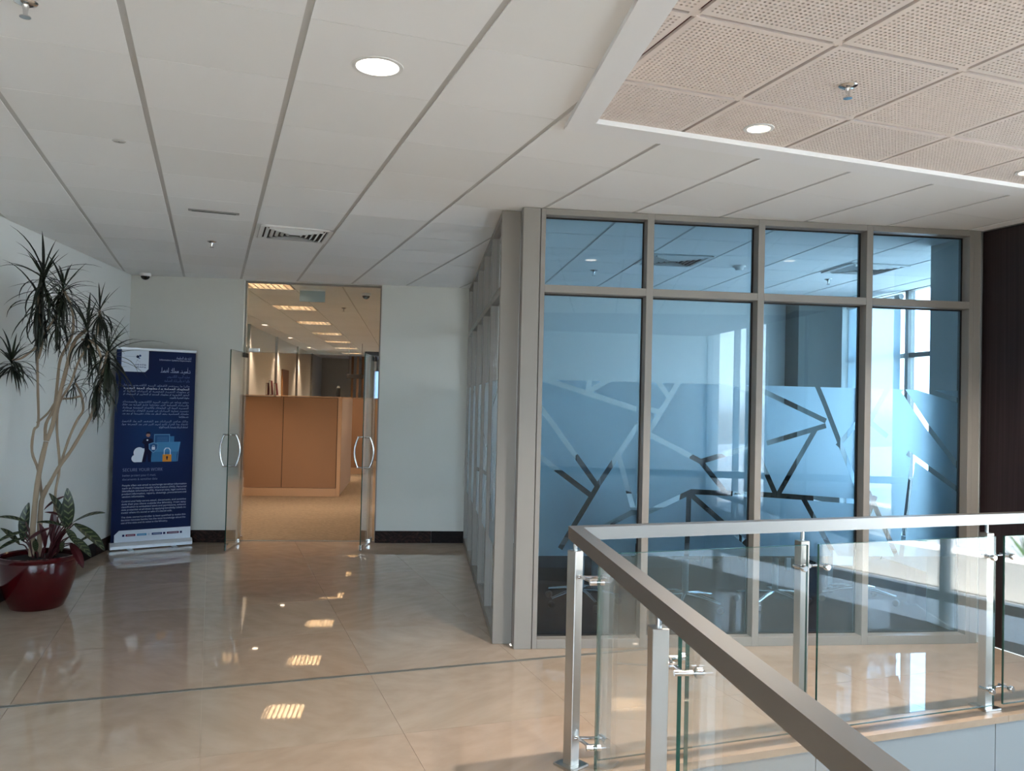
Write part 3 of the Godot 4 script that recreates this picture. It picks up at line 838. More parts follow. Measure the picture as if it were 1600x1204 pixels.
# ------------------------------------------------------------------ meeting room
func build_meeting_room() -> void:
	wallbox("floor_meeting", "dark grey carpet of the meeting room", Vector3(0.84, -0.3, -5.605), Vector3(5.3, 0.0, -9.6), M["carpet_navy"])
	wallbox("wall_meeting_back", "white far wall of the meeting room", Vector3(0.72, -0.3, -9.6), Vector3(5.4, 3.3, -9.8), M["paint_left"])
	var pl := part(self, "wall_pillar", box(0.54, 3.25, 0.35), M["pillar_grey"], Vector3(4.77, 1.625, -9.42))
	tag(pl, "grey pillar in the far corner of the meeting room", "pillar", "", "structure")
	var w := thing("window_3", "tall outer windows of the meeting room", "window", Vector3(5.36, 0, 0), 0, "", "structure")
	for z in [-6.12, -7.25, -8.40, -9.57]: part(w, "mullion", box(0.08, 3.2, 0.06), M["alu"], Vector3(0, 1.6, z))
	part(w, "sill", box(0.14, 0.30, 3.5), M["white_plastic"], Vector3(0, 0.15, -7.845))
	part(w, "head", box(0.10, 0.30, 3.5), M["alu"], Vector3(0, 3.10, -7.845))
	part(w, "transom", box(0.06, 0.05, 3.4), M["alu"], Vector3(0, 2.25, -7.845))
	for k in 3:
		part(w, "pane", box(0.010, 1.92, 1.07), M["pane_window"], Vector3(0, 1.265, -6.685 - 1.145 * k))
		part(w, "pane", box(0.010, 0.66, 1.07), M["pane_window"], Vector3(0, 2.61, -6.685 - 1.145 * k))
	var rb := thing("roller_blind", "white roller blind drawn down over the far meeting room window", "blind", Vector3(5.28, 0, -8.985))
	var bm := mat("blind_cloth", Color(0.86, 0.88, 0.88), 0.9)
	bm.backlight_enabled = true; bm.backlight = Color(0.80, 0.84, 0.86)
	part(rb, "cloth", box(0.003, 2.52, 1.08), bm, Vector3(0, 1.60, 0))
	part(rb, "roller", tube([Vector3(0, 2.895, -0.55), Vector3(0, 2.895, 0.55)], 0.03, 14), M["white_plastic"])
	part(rb, "bottom_bar", cbox(0.018, 0.03, 1.08, 0.003), M["white_plastic"], Vector3(0, 0.335, 0))
	# table
	var t := thing("meeting_table", "white meeting table with grey metal legs behind the frosted glass", "table", Vector3(2.75, 0, -7.65), 0.0)
	part(t, "tabletop", cbox(2.5, 0.03, 1.1, 0.006), M["white_plastic"], Vector3(0, 0.73, 0))
	for sx in [-1, 1]:
		for sz in [-1, 1]: part(t, "leg", cbox(0.05, 0.715, 0.05, 0.003), M["grey_metal"], Vector3(sx * 1.1, 0.3575, sz * 0.42))
		part(t, "beam", box(0.04, 0.05, 0.79), M["grey_metal"], Vector3(sx * 1.1, 0.685, 0))
	part(t, "modesty_panel", box(2.1, 0.28, 0.018), M["white_plastic"], Vector3(0, 0.55, 0.0))
	var ch := office_chair("black swivel chair at the table end nearest the corridor")
	ch.position = Vector3(1.42, 0, -6.72); ch.rotation.y = 2.7
	copy(ch, Vector3(2.25, 0, -6.55), 3.3, "black swivel chair facing the table, second from the corridor")
	copy(ch, Vector3(3.05, 0, -6.62), 2.9, "black swivel chair facing the table, third from the corridor")
	copy(ch, Vector3(3.85, 0, -6.75), 3.4, "black swivel chair nearest the wall return")
	copy(ch, Vector3(2.1, 0, -8.75), 0.2, "black swivel chair on the far side of the table, corridor end")
	copy(ch, Vector3(3.3, 0, -8.75), -0.2, "black swivel chair on the far side of the table, window end")
	var ped := thing("pedestal_cabinet", "white drawer pedestal under the meeting table", "pedestal", Vector3(4.45, 0, -8.3))
	part(ped, "body", cbox(0.42, 0.52, 0.5, 0.004), M["white_plastic"], Vector3(0, 0.30, 0))
	for y in [0.12, 0.29, 0.46]: part(ped, "drawer", cbox(0.40, 0.155, 0.016, 0.003), M["white_plastic"], Vector3(0, y + 0.01, 0.258))
	for sx in [-1, 1]:
		for sz in [-1, 1]: part(ped, "caster", rod(0.02, 0.04, 10), M["black"], Vector3(sx * 0.16, 0.0, sz * 0.2))

func office_chair(label: String) -> Node3D:
	var c := thing("office_chair", label, "chair", Vector3.ZERO, 0, "swivel chairs round the meeting table")
	part(c, "seat", cbox(0.48, 0.07, 0.47, 0.025), M["black"], Vector3(0, 0.47, 0))
	var bk := P2([[-0.20, 0], [0.20, 0], [0.23, 0.25], [0.21, 0.50], [0.15, 0.54], [-0.15, 0.54], [-0.21, 0.50], [-0.23, 0.25]])
	part(c, "backrest", ext(bk, Vector3(0, 0.58, -0.24), Vector3.RIGHT, Vector3(0, 0.985, -0.17), Vector3(0, -0.005, -0.03)), M["dark_grey"])
	part(c, "back_support", tube([Vector3(0, 0.44, -0.05), Vector3(0, 0.42, -0.26), Vector3(0, 0.55, -0.31), Vector3(0, 0.85, -0.34)], 0.016, 8), M["black"])
	part(c, "gas_lift", rod(0.026, 0.34, 12), M["grey_metal"], Vector3(0, 0.10, 0))
	for s in [-1, 1]:
		var ar := part(c, "armrest", cbox(0.06, 0.025, 0.26, 0.008), M["black"], Vector3(s * 0.29, 0.68, -0.02))
		part(ar, "arm_post", tube([Vector3(0, -0.01, 0), Vector3(0, -0.21, 0), Vector3(-s * 0.10, -0.235, 0)], 0.014, 8), M["black"])
	for k in 5:
		var a := TAU * k / 5 + 0.3
		var d := Vector3(cos(a), 0, sin(a))
		var lg := part(c, "base_leg", tube([Vector3(0, 0.115, 0), d * 0.15 + Vector3(0, 0.105, 0), d * 0.31 + Vector3(0, 0.075, 0)], [0.022, 0.018, 0.012], 8), M["chrome"])
		part(lg, "caster", lathe([Vector2(0, -0.02), Vector2(0.022, -0.02), Vector2(0.028, -0.012), Vector2(0.028, 0.012), Vector2(0.022, 0.02), Vector2(0, 0.02)], 14), M["black"], d * 0.31 + Vector3(0, 0.0285, 0), Basis(Vector3.UP, -a) * Basis(Vector3.RIGHT, PI / 2))
	return c

# ------------------------------------------------------------------ things on the ceilings
func downlight(at: Vector3, r: float, m: String, c: Color, e: float, angle: float, label: String, group: String) -> void:
	var d := thing("downlight", label, "downlight", at, 0, group)
	part(d, "trim_ring", lathe([Vector2(r, 0.003), Vector2(r + 0.002, -0.004), Vector2(r + 0.018, -0.003), Vector2(r + 0.020, 0.0), Vector2(r + 0.018, 0.003)], 40), M["white_plastic"])
	part(d, "lamp", lathe([Vector2(0, -0.001), Vector2(r, -0.001), Vector2(r, 0.002), Vector2(0, 0.002)], 32), M[m])
	var l := SpotLight3D.new(); l.name = "downlight_beam"
	l.light_color = c; l.light_energy = e; l.spot_angle = angle; l.spot_angle_attenuation = 0.6; l.light_size = r * 0.5
	l.spot_range = 20.0; l.spot_attenuation = 2.0; l.shadow_enabled = true
	l.rotation.x = -PI / 2; l.position = Vector3(0, -0.012, 0)
	d.add_child(l, true)

func sprinkler(at: Vector3, label: String) -> void:
	var s := thing("sprinkler_head", label, "sprinkler", at, 0, "sprinkler heads")
	part(s, "rosette", lathe([Vector2(0, -0.012), Vector2(0.018, -0.012), Vector2(0.036, -0.004), Vector2(0.038, -0.0005), Vector2(0, -0.0005)], 24), M["chrome"])
	part(s, "body", lathe([Vector2(0, -0.05), Vector2(0.007, -0.05), Vector2(0.008, -0.03), Vector2(0.012, -0.012), Vector2(0, -0.012)], 16), M["chrome"])
	part(s, "deflector", lathe([Vector2(0, -0.053), Vector2(0.018, -0.053), Vector2(0.018, -0.050), Vector2(0, -0.050)], 16), M["chrome"])

func diffuser(at: Vector3, turn: float, size: float, label: String) -> void:
	var v := thing("air_vent", label, "air vent", at, turn, "ceiling air vents")
	var h := size / 2
	part(v, "backing", box(size - 0.05, 0.002, size - 0.05), M["dark_grey"], Vector3(0, -0.002, 0))
	for k in 4:
		var b := Basis(Vector3.UP, k * PI / 2)
		part(v, "frame", cbox(size, 0.014, 0.035, 0.003), M["white_plastic"], b * Vector3(0, -0.008, h - 0.0175), b)
		for j in 5:
			var z := h - 0.06 - j * (h - 0.075) / 5.0
			part(v, "blade", box(2.0 * z - 0.02, 0.003, 0.026), M["white_plastic"], b * Vector3(0, -0.014, z), b * Basis(Vector3.RIGHT, -0.6))

func dome_camera(at: Vector3, label: String) -> void:
	var c := thing("dome_camera", label, "security camera", at, 0, "dome cameras")
	part(c, "housing", lathe([Vector2(0.048, -0.034), Vector2(0.058, -0.03), Vector2(0.062, -0.012), Vector2(0.06, -0.0005), Vector2(0, -0.0005)], 28), M["white_plastic"])
	var pr := []
	for k in 9: pr.append(Vector2(sin(k * PI / 16) * 0.047, -0.034 - cos(k * PI / 16) * 0.040))
	pr.append(Vector2(0, -0.034))
	part(c, "dome", lathe(pr, 28), M["black_gloss"])

func build_ceiling_fittings() -> void:
	downlight(Vector3(-0.169, CH, -3.288), 0.083, "lamp_cool", Color(1.0, 0.985, 0.96), COOL_E, 62, "large round downlight in the white tiled ceiling", "downlights")
	downlight(Vector3(-0.169, CH, 0.5), 0.083, "lamp_cool", Color(1.0, 0.985, 0.96), COOL_E, 62, "round downlight in the white tiles behind the first one", "downlights")
	var n := 0
	for u in [2.40, 4.17]:
		downlight(uv(u, 3.268, CH + 0.009), 0.052, "lamp_warm", Color(1.0, 0.94, 0.87), WARM_E, 58, ["small warm downlight in a perforated panel near the border", "small warm downlight in a perforated panel near the wood wall"][n], "downlights")
		n += 1
	for z in [-1.4, 0.8]:
		downlight(Vector3(1.75, CH + 0.009, z), 0.052, "lamp_warm", Color(1.0, 0.94, 0.87), WARM_E, 58, "small warm downlight over the handrail, " + ("one panel row nearer its corner" if z < 0.0 else "farther from its corner"), "downlights")
	sprinkler(Vector3(-1.734, CH, -7.305), "sprinkler head between the slot outlet and the doors")
	sprinkler(Vector3(-1.332, CH, -2.951), "sprinkler head in the white tiles farthest from the doors")
	sprinkler(uv(2.407, 2.691, CH + 0.010), "sprinkler head in a perforated ceiling panel")
	sprinkler(Vector3(1.741, CH, -7.94), "sprinkler head in the meeting room ceiling, corridor end")
	sprinkler(Vector3(4.133, CH, -7.867), "sprinkler head in the meeting room ceiling, window end")
	sprinkler(Vector3(-1.02, CH, -12.2), "sprinkler head in the office ceiling")
	diffuser(uv(0.587, 6.83, CH), TH, 0.55, "square slatted air vent in the corridor ceiling")
	diffuser(Vector3(2.30, CH, -7.19), 0, 0.56, "square slatted air vent in the meeting room ceiling, corridor end")
	diffuser(Vector3(4.13, CH, -7.19), 0, 0.56, "square slatted air vent in the meeting room ceiling, window end")
	var sl := thing("slot_outlet", "narrow grey slot air outlet in the corridor ceiling", "air vent", uv(-0.022, 6.268, CH), TH)
	part(sl, "frame", cbox(0.345, 0.010, 0.040, 0.003), M["grey_metal"], Vector3(0, -0.0055, 0))
	part(sl, "slot", box(0.30, 0.004, 0.012), M["dark_grey"], Vector3(0, -0.011, 0))
	var cp := thing("cover_plate", "small round cover plate in a corridor ceiling tile", "cover plate", Vector3(-1.552, CH, -4.505))
	part(cp, "disc", lathe([Vector2(0, -0.004), Vector2(0.03, -0.004), Vector2(0.034, -0.0005), Vector2(0, -0.0005)], 24), M["runner"])
	part(cp, "screw", rod(0.004, 0.002, 8), M["grey_metal"], Vector3(0, -0.006, 0))
	dome_camera(Vector3(-2.926, CH, -9.42), "white dome camera in the corridor ceiling corner")
	dome_camera(Vector3(-0.60, CH, -10.42), "dome camera in the office ceiling behind the doors")
	var sd := thing("smoke_detector", "white round smoke detector in the meeting room ceiling", "smoke detector", Vector3(2.981, CH, -7.335))
	part(sd, "base", lathe([Vector2(0, -0.018), Vector2(0.055, -0.018), Vector2(0.058, -0.0005), Vector2(0, -0.0005)], 24), M["white_plastic"])
	part(sd, "sensor", lathe([Vector2(0, -0.045), Vector2(0.032, -0.045), Vector2(0.044, -0.018), Vector2(0, -0.018)], 24), M["white_plastic"])

# ------------------------------------------------------------------ roll-up banner
var pic: Image

func fill_poly(p: PackedVector2Array, c: Color) -> void:
	var y0 := 1e9; var y1 := -1e9
	for q in p: y0 = minf(y0, q.y); y1 = maxf(y1, q.y)
	for y in range(maxi(0, floori(y0)), mini(pic.get_height(), ceili(y1))):
		var xs := []
		for i in p.size():
			var a := p[i]; var b := p[(i + 1) % p.size()]
			if (a.y <= y + 0.5) != (b.y <= y + 0.5): xs.append(a.x + (y + 0.5 - a.y) / (b.y - a.y) * (b.x - a.x))
		xs.sort()
		for i in range(0, xs.size() - 1, 2):
			pic.fill_rect(Rect2i(roundi(xs[i]), y, maxi(1, roundi(xs[i + 1]) - roundi(xs[i])), 1), c)

func disc(x: float, y: float, r: float, c: Color) -> void:
	var p := PackedVector2Array()
	for k in 24: p.append(Vector2(x + cos(TAU * k / 24) * r, y + sin(TAU * k / 24) * r))
	fill_poly(p, c)

func stroke(a: Vector2, b: Vector2, w: int, c: Color) -> void:
	var n := maxi(1, ceili(a.distance_to(b)))
	for k in n + 1:
		var p := a.lerp(b, float(k) / n)
		pic.fill_rect(Rect2i(roundi(p.x - w / 2.0), roundi(p.y - w / 2.0), w, w), c)

func rrect(x0: float, y0: float, x1: float, y1: float, r: float, c: Color) -> void:
	fill_poly(P2([[x0 + r, y0], [x1 - r, y0], [x1, y0 + r], [x1, y1 - r], [x1 - r, y1], [x0 + r, y1], [x0, y1 - r], [x0, y0 + r]]), c)

# simple pen shapes of Arabic letters: [width, strokes, joins on, dots]; x runs leftwards, y upwards, in units of the letter height
const PEN := {
"ا": [0.18, [[0.09, 0, 0.09, 1]], false, []], "أ": [0.18, [[0.09, 0, 0.09, 0.9]], false, [[0.09, 1.15]]],
"ل": [0.26, [[0.06, 0, 0.06, 1], [0.06, 0, 0.26, 0]], true, []],
"ب": [0.42, [[0.05, 0.3, 0.05, 0, 0.42, 0]], true, [[0.2, -0.25]]], "ت": [0.42, [[0.05, 0.3, 0.05, 0, 0.42, 0]], true, [[0.12, 0.5], [0.28, 0.5]]],
"ن": [0.40, [[0.05, 0.32, 0.05, 0, 0.40, 0]], true, [[0.15, 0.52]]], "ي": [0.42, [[0.05, 0.3, 0.05, 0, 0.42, 0]], true, [[0.1, -0.25], [0.26, -0.25]]],
"م": [0.42, [[0, 0, 0.08, 0.28, 0.28, 0.28, 0.3, 0, 0.08, 0], [0.3, 0, 0.42, 0]], true, []],
"ح": [0.46, [[0, 0.4, 0.3, 0.34, 0.1, 0, 0.46, 0]], true, []], "ج": [0.46, [[0, 0.4, 0.3, 0.34, 0.1, 0, 0.46, 0]], true, [[0.2, -0.25]]], "خ": [0.46, [[0, 0.4, 0.3, 0.34, 0.1, 0, 0.46, 0]], true, [[0.2, 0.65]]],
"د": [0.3, [[0.05, 0.45, 0.22, 0.1, 0, 0]], false, []], "ذ": [0.3, [[0.05, 0.45, 0.22, 0.1, 0, 0]], false, [[0.12, 0.65]]],
"ر": [0.3, [[0.05, 0.25, 0.08, 0, 0.28, -0.3]], false, []], "ز": [0.3, [[0.05, 0.25, 0.08, 0, 0.28, -0.3]], false, [[0.08, 0.45]]],
"و": [0.34, [[0.06, 0.05, 0.08, 0.34, 0.24, 0.34, 0.22, 0.04, 0.06, 0.05, 0.32, -0.3]], false, []],
"س": [0.6, [[0.04, 0.28, 0.06, 0, 0.2, 0.02, 0.22, 0.25, 0.24, 0, 0.38, 0.02, 0.4, 0.25, 0.42, 0, 0.6, 0]], true, []], "ش": [0.6, [[0.04, 0.28, 0.06, 0, 0.2, 0.02, 0.22, 0.25, 0.24, 0, 0.38, 0.02, 0.4, 0.25, 0.42, 0, 0.6, 0]], true, [[0.16, 0.5], [0.3, 0.5], [0.23, 0.68]]],
"ص": [0.62, [[0, 0, 0.08, 0.26, 0.3, 0.3, 0.36, 0.02, 0, 0], [0.36, 0, 0.42, 0.22, 0.44, 0, 0.62, 0]], true, []], "ض": [0.62, [[0, 0, 0.08, 0.26, 0.3, 0.3, 0.36, 0.02, 0, 0], [0.36, 0, 0.42, 0.22, 0.44, 0, 0.62, 0]], true, [[0.2, 0.5]]],
"ظ": [0.46, [[0, 0, 0.1, 0.26, 0.34, 0.3, 0.38, 0, 0, 0], [0.3, 0, 0.3, 0.95], [0.38, 0, 0.46, 0]], true, [[0.12, 0.5]]], "ط": [0.46, [[0, 0, 0.1, 0.26, 0.34, 0.3, 0.38, 0, 0, 0], [0.3, 0, 0.3, 0.95], [0.38, 0, 0.46, 0]], true, []],
"ع": [0.4, [[0, 0, 0.22, 0.1, 0.06, 0.32, 0.28, 0.32, 0.16, 0.06, 0.4, 0]], true, []], "غ": [0.4, [[0, 0, 0.22, 0.1, 0.06, 0.32, 0.28, 0.32, 0.16, 0.06, 0.4, 0]], true, [[0.17, 0.55]]],
"ف": [0.42, [[0, 0, 0.08, 0.34, 0.26, 0.34, 0.26, 0.02, 0.42, 0]], true, [[0.17, 0.58]]], "ق": [0.42, [[0, 0, 0.08, 0.34, 0.26, 0.34, 0.26, 0.02, 0.42, 0]], true, [[0.1, 0.58], [0.24, 0.58]]],
"ك": [0.42, [[0.06, 0, 0.06, 0.9], [0.06, 0, 0.42, 0], [0.2, 0.45, 0.3, 0.55]], true, []], "ه": [0.4, [[0, 0, 0.06, 0.32, 0.24, 0.32, 0.28, 0, 0.0, 0], [0.28, 0, 0.4, 0]], true, []],
"ة": [0.34, [[0, 0, 0.04, 0.3, 0.22, 0.34, 0.24, 0.02, 0, 0]], false, [[0.06, 0.55], [0.2, 0.55]]], "ى": [0.42, [[0, 0.05, 0.2, 0.2, 0.3, -0.1, 0.06, -0.3]], false, []],
}

func pen_width(t: String) -> float:
	var w := 0.0
	for ch in t: w += PEN[ch][0] + 0.06 if PEN.has(ch) else 0.34
	return w

# writes a line from the right margin; fits it to the width if one is given
func arabic(t: String, xr: float, y: float, h: float, c: Color, w := 2, fit := 0.0) -> void:
	var k := h if fit == 0.0 else fit / pen_width(t)
	var x := xr
	for ch in t:
		if not PEN.has(ch):
			x -= 0.34 * k
			continue
		var g = PEN[ch]
		for s in g[1]:
			for i in range(0, s.size() - 2, 2):
				stroke(Vector2(x - s[i] * k, y - s[i + 1] * h), Vector2(x - s[i + 2] * k, y - s[i + 3] * h), w, c)
		for d in g[3]: pic.fill_rect(Rect2i(roundi(x - d[0] * k - 1), roundi(y - d[1] * h - 1), w + 1, w), c)
		if g[2]: stroke(Vector2(x - g[0] * k, y), Vector2(x - (g[0] + 0.06) * k, y), w, c)
		x -= (g[0] + 0.06) * k

func build_banner() -> void:
	var W := 720; var Hh := 1800
	pic = Image.create(W, Hh, false, Image.FORMAT_RGB8)
	var navy := Color(0.05, 0.115, 0.275); var mid := Color(0.085, 0.225, 0.42)
	# printed blue wash, lighter round the drawing
	for y in range(0, Hh, 4):
		for x in range(0, W, 8):
			var t := exp(-pow((y - 760.0) / 330.0, 2.0)) * exp(-pow((x - 330.0) / 260.0, 2.0))
			pic.fill_rect(Rect2i(x, y, 8, 4), navy.lerp(mid, t * 0.8))
	var white := Color(0.82, 0.86, 0.91); var soft := Color(0.62, 0.69, 0.80); var dim := Color(0.34, 0.42, 0.60)
	# logo box: emblem and ministry lines
	rrect(45, -30, 285, 205, 30, white)
	disc(186, 62, 13, navy); disc(207, 52, 10, Color(0.2, 0.3, 0.5)); disc(200, 76, 7, Color(0.3, 0.4, 0.6))
	stroke(Vector2(70, 62), Vector2(180, 62), 2, Color(0.5, 0.55, 0.62)); stroke(Vector2(188, 84), Vector2(172, 118), 2, Color(0.5, 0.55, 0.62)); stroke(Vector2(178, 90), Vector2(210, 112), 2, Color(0.55, 0.6, 0.66))
	for k in 2: arabic("وزارة الصناعة والتجارة", 262, 140 + k * 22, 12, Color(0.28, 0.34, 0.48), 2)
	# headings
	arabic("ادارة نظم المعلومات", 678, 66, 20, soft, 2)
	arabic("تأمين عملك افضل", 672, 200, 44, soft, 4)
	arabic("حماية البريد الالكتروني", 668, 248, 24, dim, 2)
	arabic("والوثائق والبيانات الحساسة", 668, 288, 24, dim, 2)
	var y := 336.0
	for l in ["غالبا ما يستخدم الاشخاص البريد الالكتروني لتبادل", "المعلومات الحساسة مثل معلومات الصحة المحمية", "او معلومات التعريف الشخصية او البيانات المالية او", "العقود القانونية او معلومات المنتج او التقارير او الرسومات او"]:
		arabic(l, 668, y, 17, white if y > 350 and y < 380 else soft, 3 if y > 350 and y < 380 else 2, 600); y += 28
	arabic("معلومات المشتريات والموردين", 668, y, 17, soft, 2); y += 44
	for l in ["تحكم وساعد في تأمين البريد الالكتروني والمستندات", "والبيانات الحساسة التي تشاركها خارج الوزارة من خلال", "التصنيف السهل الى الملصقات والاذونات المضمنة ويمكنك", "تحسين حماية البيانات في جميع الاوقات باستخدام", "ملصقات الحساسية بغض النظر عن مكان تخزينها او مع من"]:
		arabic(l, 666, y, 17, soft, 2, 600); y += 28
	arabic("تتم مشاركتها", 666, y, 17, soft, 2); y += 44
	for l in ["مالك صاحب البيانات هو الشخص المؤهل الافضل", "لاتخاذ هذا القرار لانه لديه اكبر قدر من المعرفة حول"]:
		arabic(l, 664, y, 17, soft, 2, 600); y += 28
	arabic("استخدام البيانات وقيمتها بالنسبة للوزارة", 664, y, 17, soft, 2)
	# drawing: guard with a shield, cloud, folder with papers, padlock
	var oy := 90.0
	disc(195, 970 + oy - 40, 36, white); disc(226, 905 + oy - 30, 50, white); fill_poly(P2([[180, 1005 + oy - 40], [276, 1005 + oy - 40], [276, 875 + oy - 40], [226, 880 + oy - 40], [170, 960 + oy - 40]]), white)
	var paper := Color(0.36, 0.55, 0.72); var blue := Color(0.22, 0.44, 0.62); var dk := Color(0.05, 0.07, 0.2)
	fill_poly(P2([[355, 792], [500, 792], [500, 900], [355, 900]]), paper); fill_poly(P2([[362, 800], [493, 800], [493, 900], [362, 900]]), Color(0.16, 0.33, 0.52))
	for k in 3: stroke(Vector2(385, 822 + k * 16), Vector2(480, 822 + k * 16), 3, paper)
	fill_poly(P2([[500, 812], [540, 812], [540, 900], [500, 900]]), blue)
	fill_poly(P2([[350, 872], [590, 872], [570, 990], [570, 1055], [330, 1055], [340, 960]]), blue)
	fill_poly(P2([[380, 866], [600, 866], [585, 960], [365, 960]]), Color(0.27, 0.51, 0.70)); stroke(Vector2(588, 870), Vector2(576, 1050), 6, paper)
	fill_poly(P2([[248, 872], [262, 838], [300, 826], [340, 838], [356, 880], [330, 890], [330, 950], [335, 1055], [308, 1055], [298, 975], [285, 1055], [252, 1055], [272, 950], [270, 890]]), dk)
	disc(302, 800, 19, Color(0.62, 0.47, 0.42)); fill_poly(P2([[282, 800], [284, 776], [302, 768], [322, 776], [322, 800], [314, 788], [290, 788]]), dk)
	disc(296, 848, 8, white)
	fill_poly(P2([[352, 868], [396, 884], [392, 935], [352, 972], [312, 935], [308, 884]]), paper); fill_poly(P2([[352, 878], [387, 891], [383, 931], [352, 960], [321, 931], [317, 891]]), Color(0.16, 0.33, 0.52))
	fill_poly(P2([[337, 912], [367, 912], [367, 940], [337, 940]]), white); stroke(Vector2(343, 912), Vector2(345, 898), 3, white); stroke(Vector2(361, 912), Vector2(359, 898), 3, white); stroke(Vector2(345, 898), Vector2(359, 898), 3, white)
	fill_poly(P2([[438, 985], [520, 985], [520, 1055], [438, 1055]]), Color(0.86, 0.56, 0.20)); disc(479, 1012, 9, dk); fill_poly(P2([[475, 1012], [483, 1012], [486, 1036], [472, 1036]]), dk)
	for s in [-1, 1]: stroke(Vector2(479 + s * 28, 985), Vector2(479 + s * 28, 945), 7, white)
	stroke(Vector2(451, 945), Vector2(466, 925), 7, white); stroke(Vector2(466, 925), Vector2(492, 925), 7, white); stroke(Vector2(492, 925), Vector2(507, 945), 7, white)
	# white foot of the print with four small account tags
	rrect(30, 1690, 800, 1900, 40, white)
	var tg := [[100, 120, Color(0.1, 0.14, 0.35)], [130, 215, Color(0.45, 0.13, 0.25)], [230, 315, Color(0.25, 0.55, 0.75)], [325, 345, Color(0.7, 0.78, 0.84)], [362, 455, Color(0.1, 0.2, 0.42)], [465, 485, Color(0.1, 0.14, 0.35)], [500, 610, Color(0.3, 0.1, 0.25)], [620, 640, Color(0.1, 0.14, 0.35)]]
	for g in tg:
		pic.fill_rect(Rect2i(g[0], 1728, g[1] - g[0], 20), g[2])
		if g[1] - g[0] > 40: stroke(Vector2(g[0] + 12, 1738), Vector2(g[1] - 12, 1738), 3, white)
	var m := mat("banner_print", Color(1, 1, 1), 0.65, 0.0, 0.3)
	m.albedo_texture = ImageTexture.create_from_image(pic)
	# the stand: local x along its width
	var dir := Vector3(0.731, 0, -0.396).normalized()
	var b := thing("rollup_banner", "tall blue roll-up banner about securing your work, beside the doors", "banner", Vector3(-2.728, 0, -9.262), atan2(-dir.z, dir.x))
	var w := 0.80; var y0 := 0.075; var y1 := 2.10
	var st := begin()
	var a := Vector3(-w / 2, y0, 0.002); var q := Vector3(w / 2, y0, 0.002); var r := Vector3(w / 2, y1, 0.002); var s := Vector3(-w / 2, y1, 0.002)
	tri(st, a, q, r, Vector3.BACK, null, [Vector2(0, 1), Vector2(1, 1), Vector2(1, 0)]); tri(st, a, r, s, Vector3.BACK, null, [Vector2(0, 1), Vector2(1, 0), Vector2(0, 0)])
	var a2 := a - Vector3(0, 0, 0.003)
	quad(st, a2, a2 + Vector3(w, 0, 0), a2 + Vector3(w, y1 - y0, 0), a2 + Vector3(0, y1 - y0, 0), Vector3.FORWARD)
	var sheet := part(b, "printed_sheet", st.commit(), m)
	part(b, "top_bar", cbox(w + 0.012, 0.028, 0.016, 0.004), M["silver"], Vector3(0, y1 + 0.012, 0))
	part(b, "cassette", ext(P2([[-0.045, 0.0], [0.045, 0.0], [0.045, 0.03], [0.028, 0.066], [-0.028, 0.066], [-0.045, 0.03]]), Vector3(-w / 2 - 0.012, 0.010, 0), Vector3.BACK, Vector3.UP, Vector3(w + 0.024, 0, 0)), M["silver"])
	part(b, "support_pole", rod(0.008, y1 - 0.07, 10), M["grey_metal"], Vector3(0, 0.072, -0.02))
	for sx in [-1, 1]: part(b, "foot", cbox(0.05, 0.008, 0.22, 0.002), M["silver"], Vector3(sx * 0.22, 0.005, 0.03))
	# raised lettering sits in the print layer
	var px := w / W
	lettering(sheet, [["Information Systems Department", 380, 94, 296, 20]], px, w, y0, y1, "print_white", W, Hh)
	lettering(sheet, [["SECURE YOUR WORK", 86, 1150, 0, 38], ["better protect your E-mail,", 86, 1194, 0, 25], ["documents & sensitive data", 86, 1230, 0, 25]], px, w, y0, y1, "print_grey", W, Hh)
	var en := [["People often use email to exchange sensitive information", 582], ["such as Protected Health Information (PHI), Personal", 582], ["Identifiable Information (PII), financial data, legal contracts,", 582], ["product information, reports, drawings, procurement and", 582], ["vendors information.", 0], ["", 0], ["Control and help secure email, documents, and sensitive", 582], ["data that you share outside the Ministry. From easy", 582], ["classification to embedded labels and permissions, enhance", 582], ["data protection at all times by applying Sensitivity Labels no", 582], ["matter where it's stored or who it's shared with.", 0], ["", 0], ["The data owner/controller is best qualified to make this", 582], ["decision because he/she has the most knowledge about the", 582], ["use of the data and its value to the Ministry.", 0]]
	var rows := []
	var yy := 1284.0
	for l in en:
		if l[0] == "": yy += 16
		else:
			rows.append([l[0], 86, yy, l[1], 21]); yy += 26.5
	lettering(sheet, rows, px, w, y0, y1, "print_white", W, Hh)

func lettering(parent: Node3D, rows: Array, px: float, w: float, y0: float, y1: float, m: String, _W: int, hh: int) -> void:
	var font := SystemFont.new(); font.font_names = PackedStringArray(["Droid Sans"])
	var py := (y1 - y0) / hh
	var st := begin()
	for r in rows:
		var tm := TextMesh.new()
		tm.font = font; tm.text = r[0]; tm.font_size = 32; tm.pixel_size = 0.01; tm.depth = 0.0; tm.curve_step = 4.0
		tm.horizontal_alignment = HORIZONTAL_ALIGNMENT_LEFT; tm.vertical_alignment = VERTICAL_ALIGNMENT_BOTTOM
		var ab := tm.get_aabb()
		if tm.get_surface_count() == 0 or ab.size.x <= 0: continue
		var sy: float = r[4] * py / 0.32
		var sx: float = r[3] * px / ab.size.x if r[3] > 0 else sy
		var t := Transform3D(Basis(Vector3(sx, 0, 0), Vector3(0, sy, 0), Vector3(0, 0, 1)), Vector3(-w / 2 + r[1] * px - ab.position.x * sx, y1 - r[2] * py, 0.0026))
		st.append_from(tm, 0, t)
	part(parent, "lettering", st.commit(), M[m])

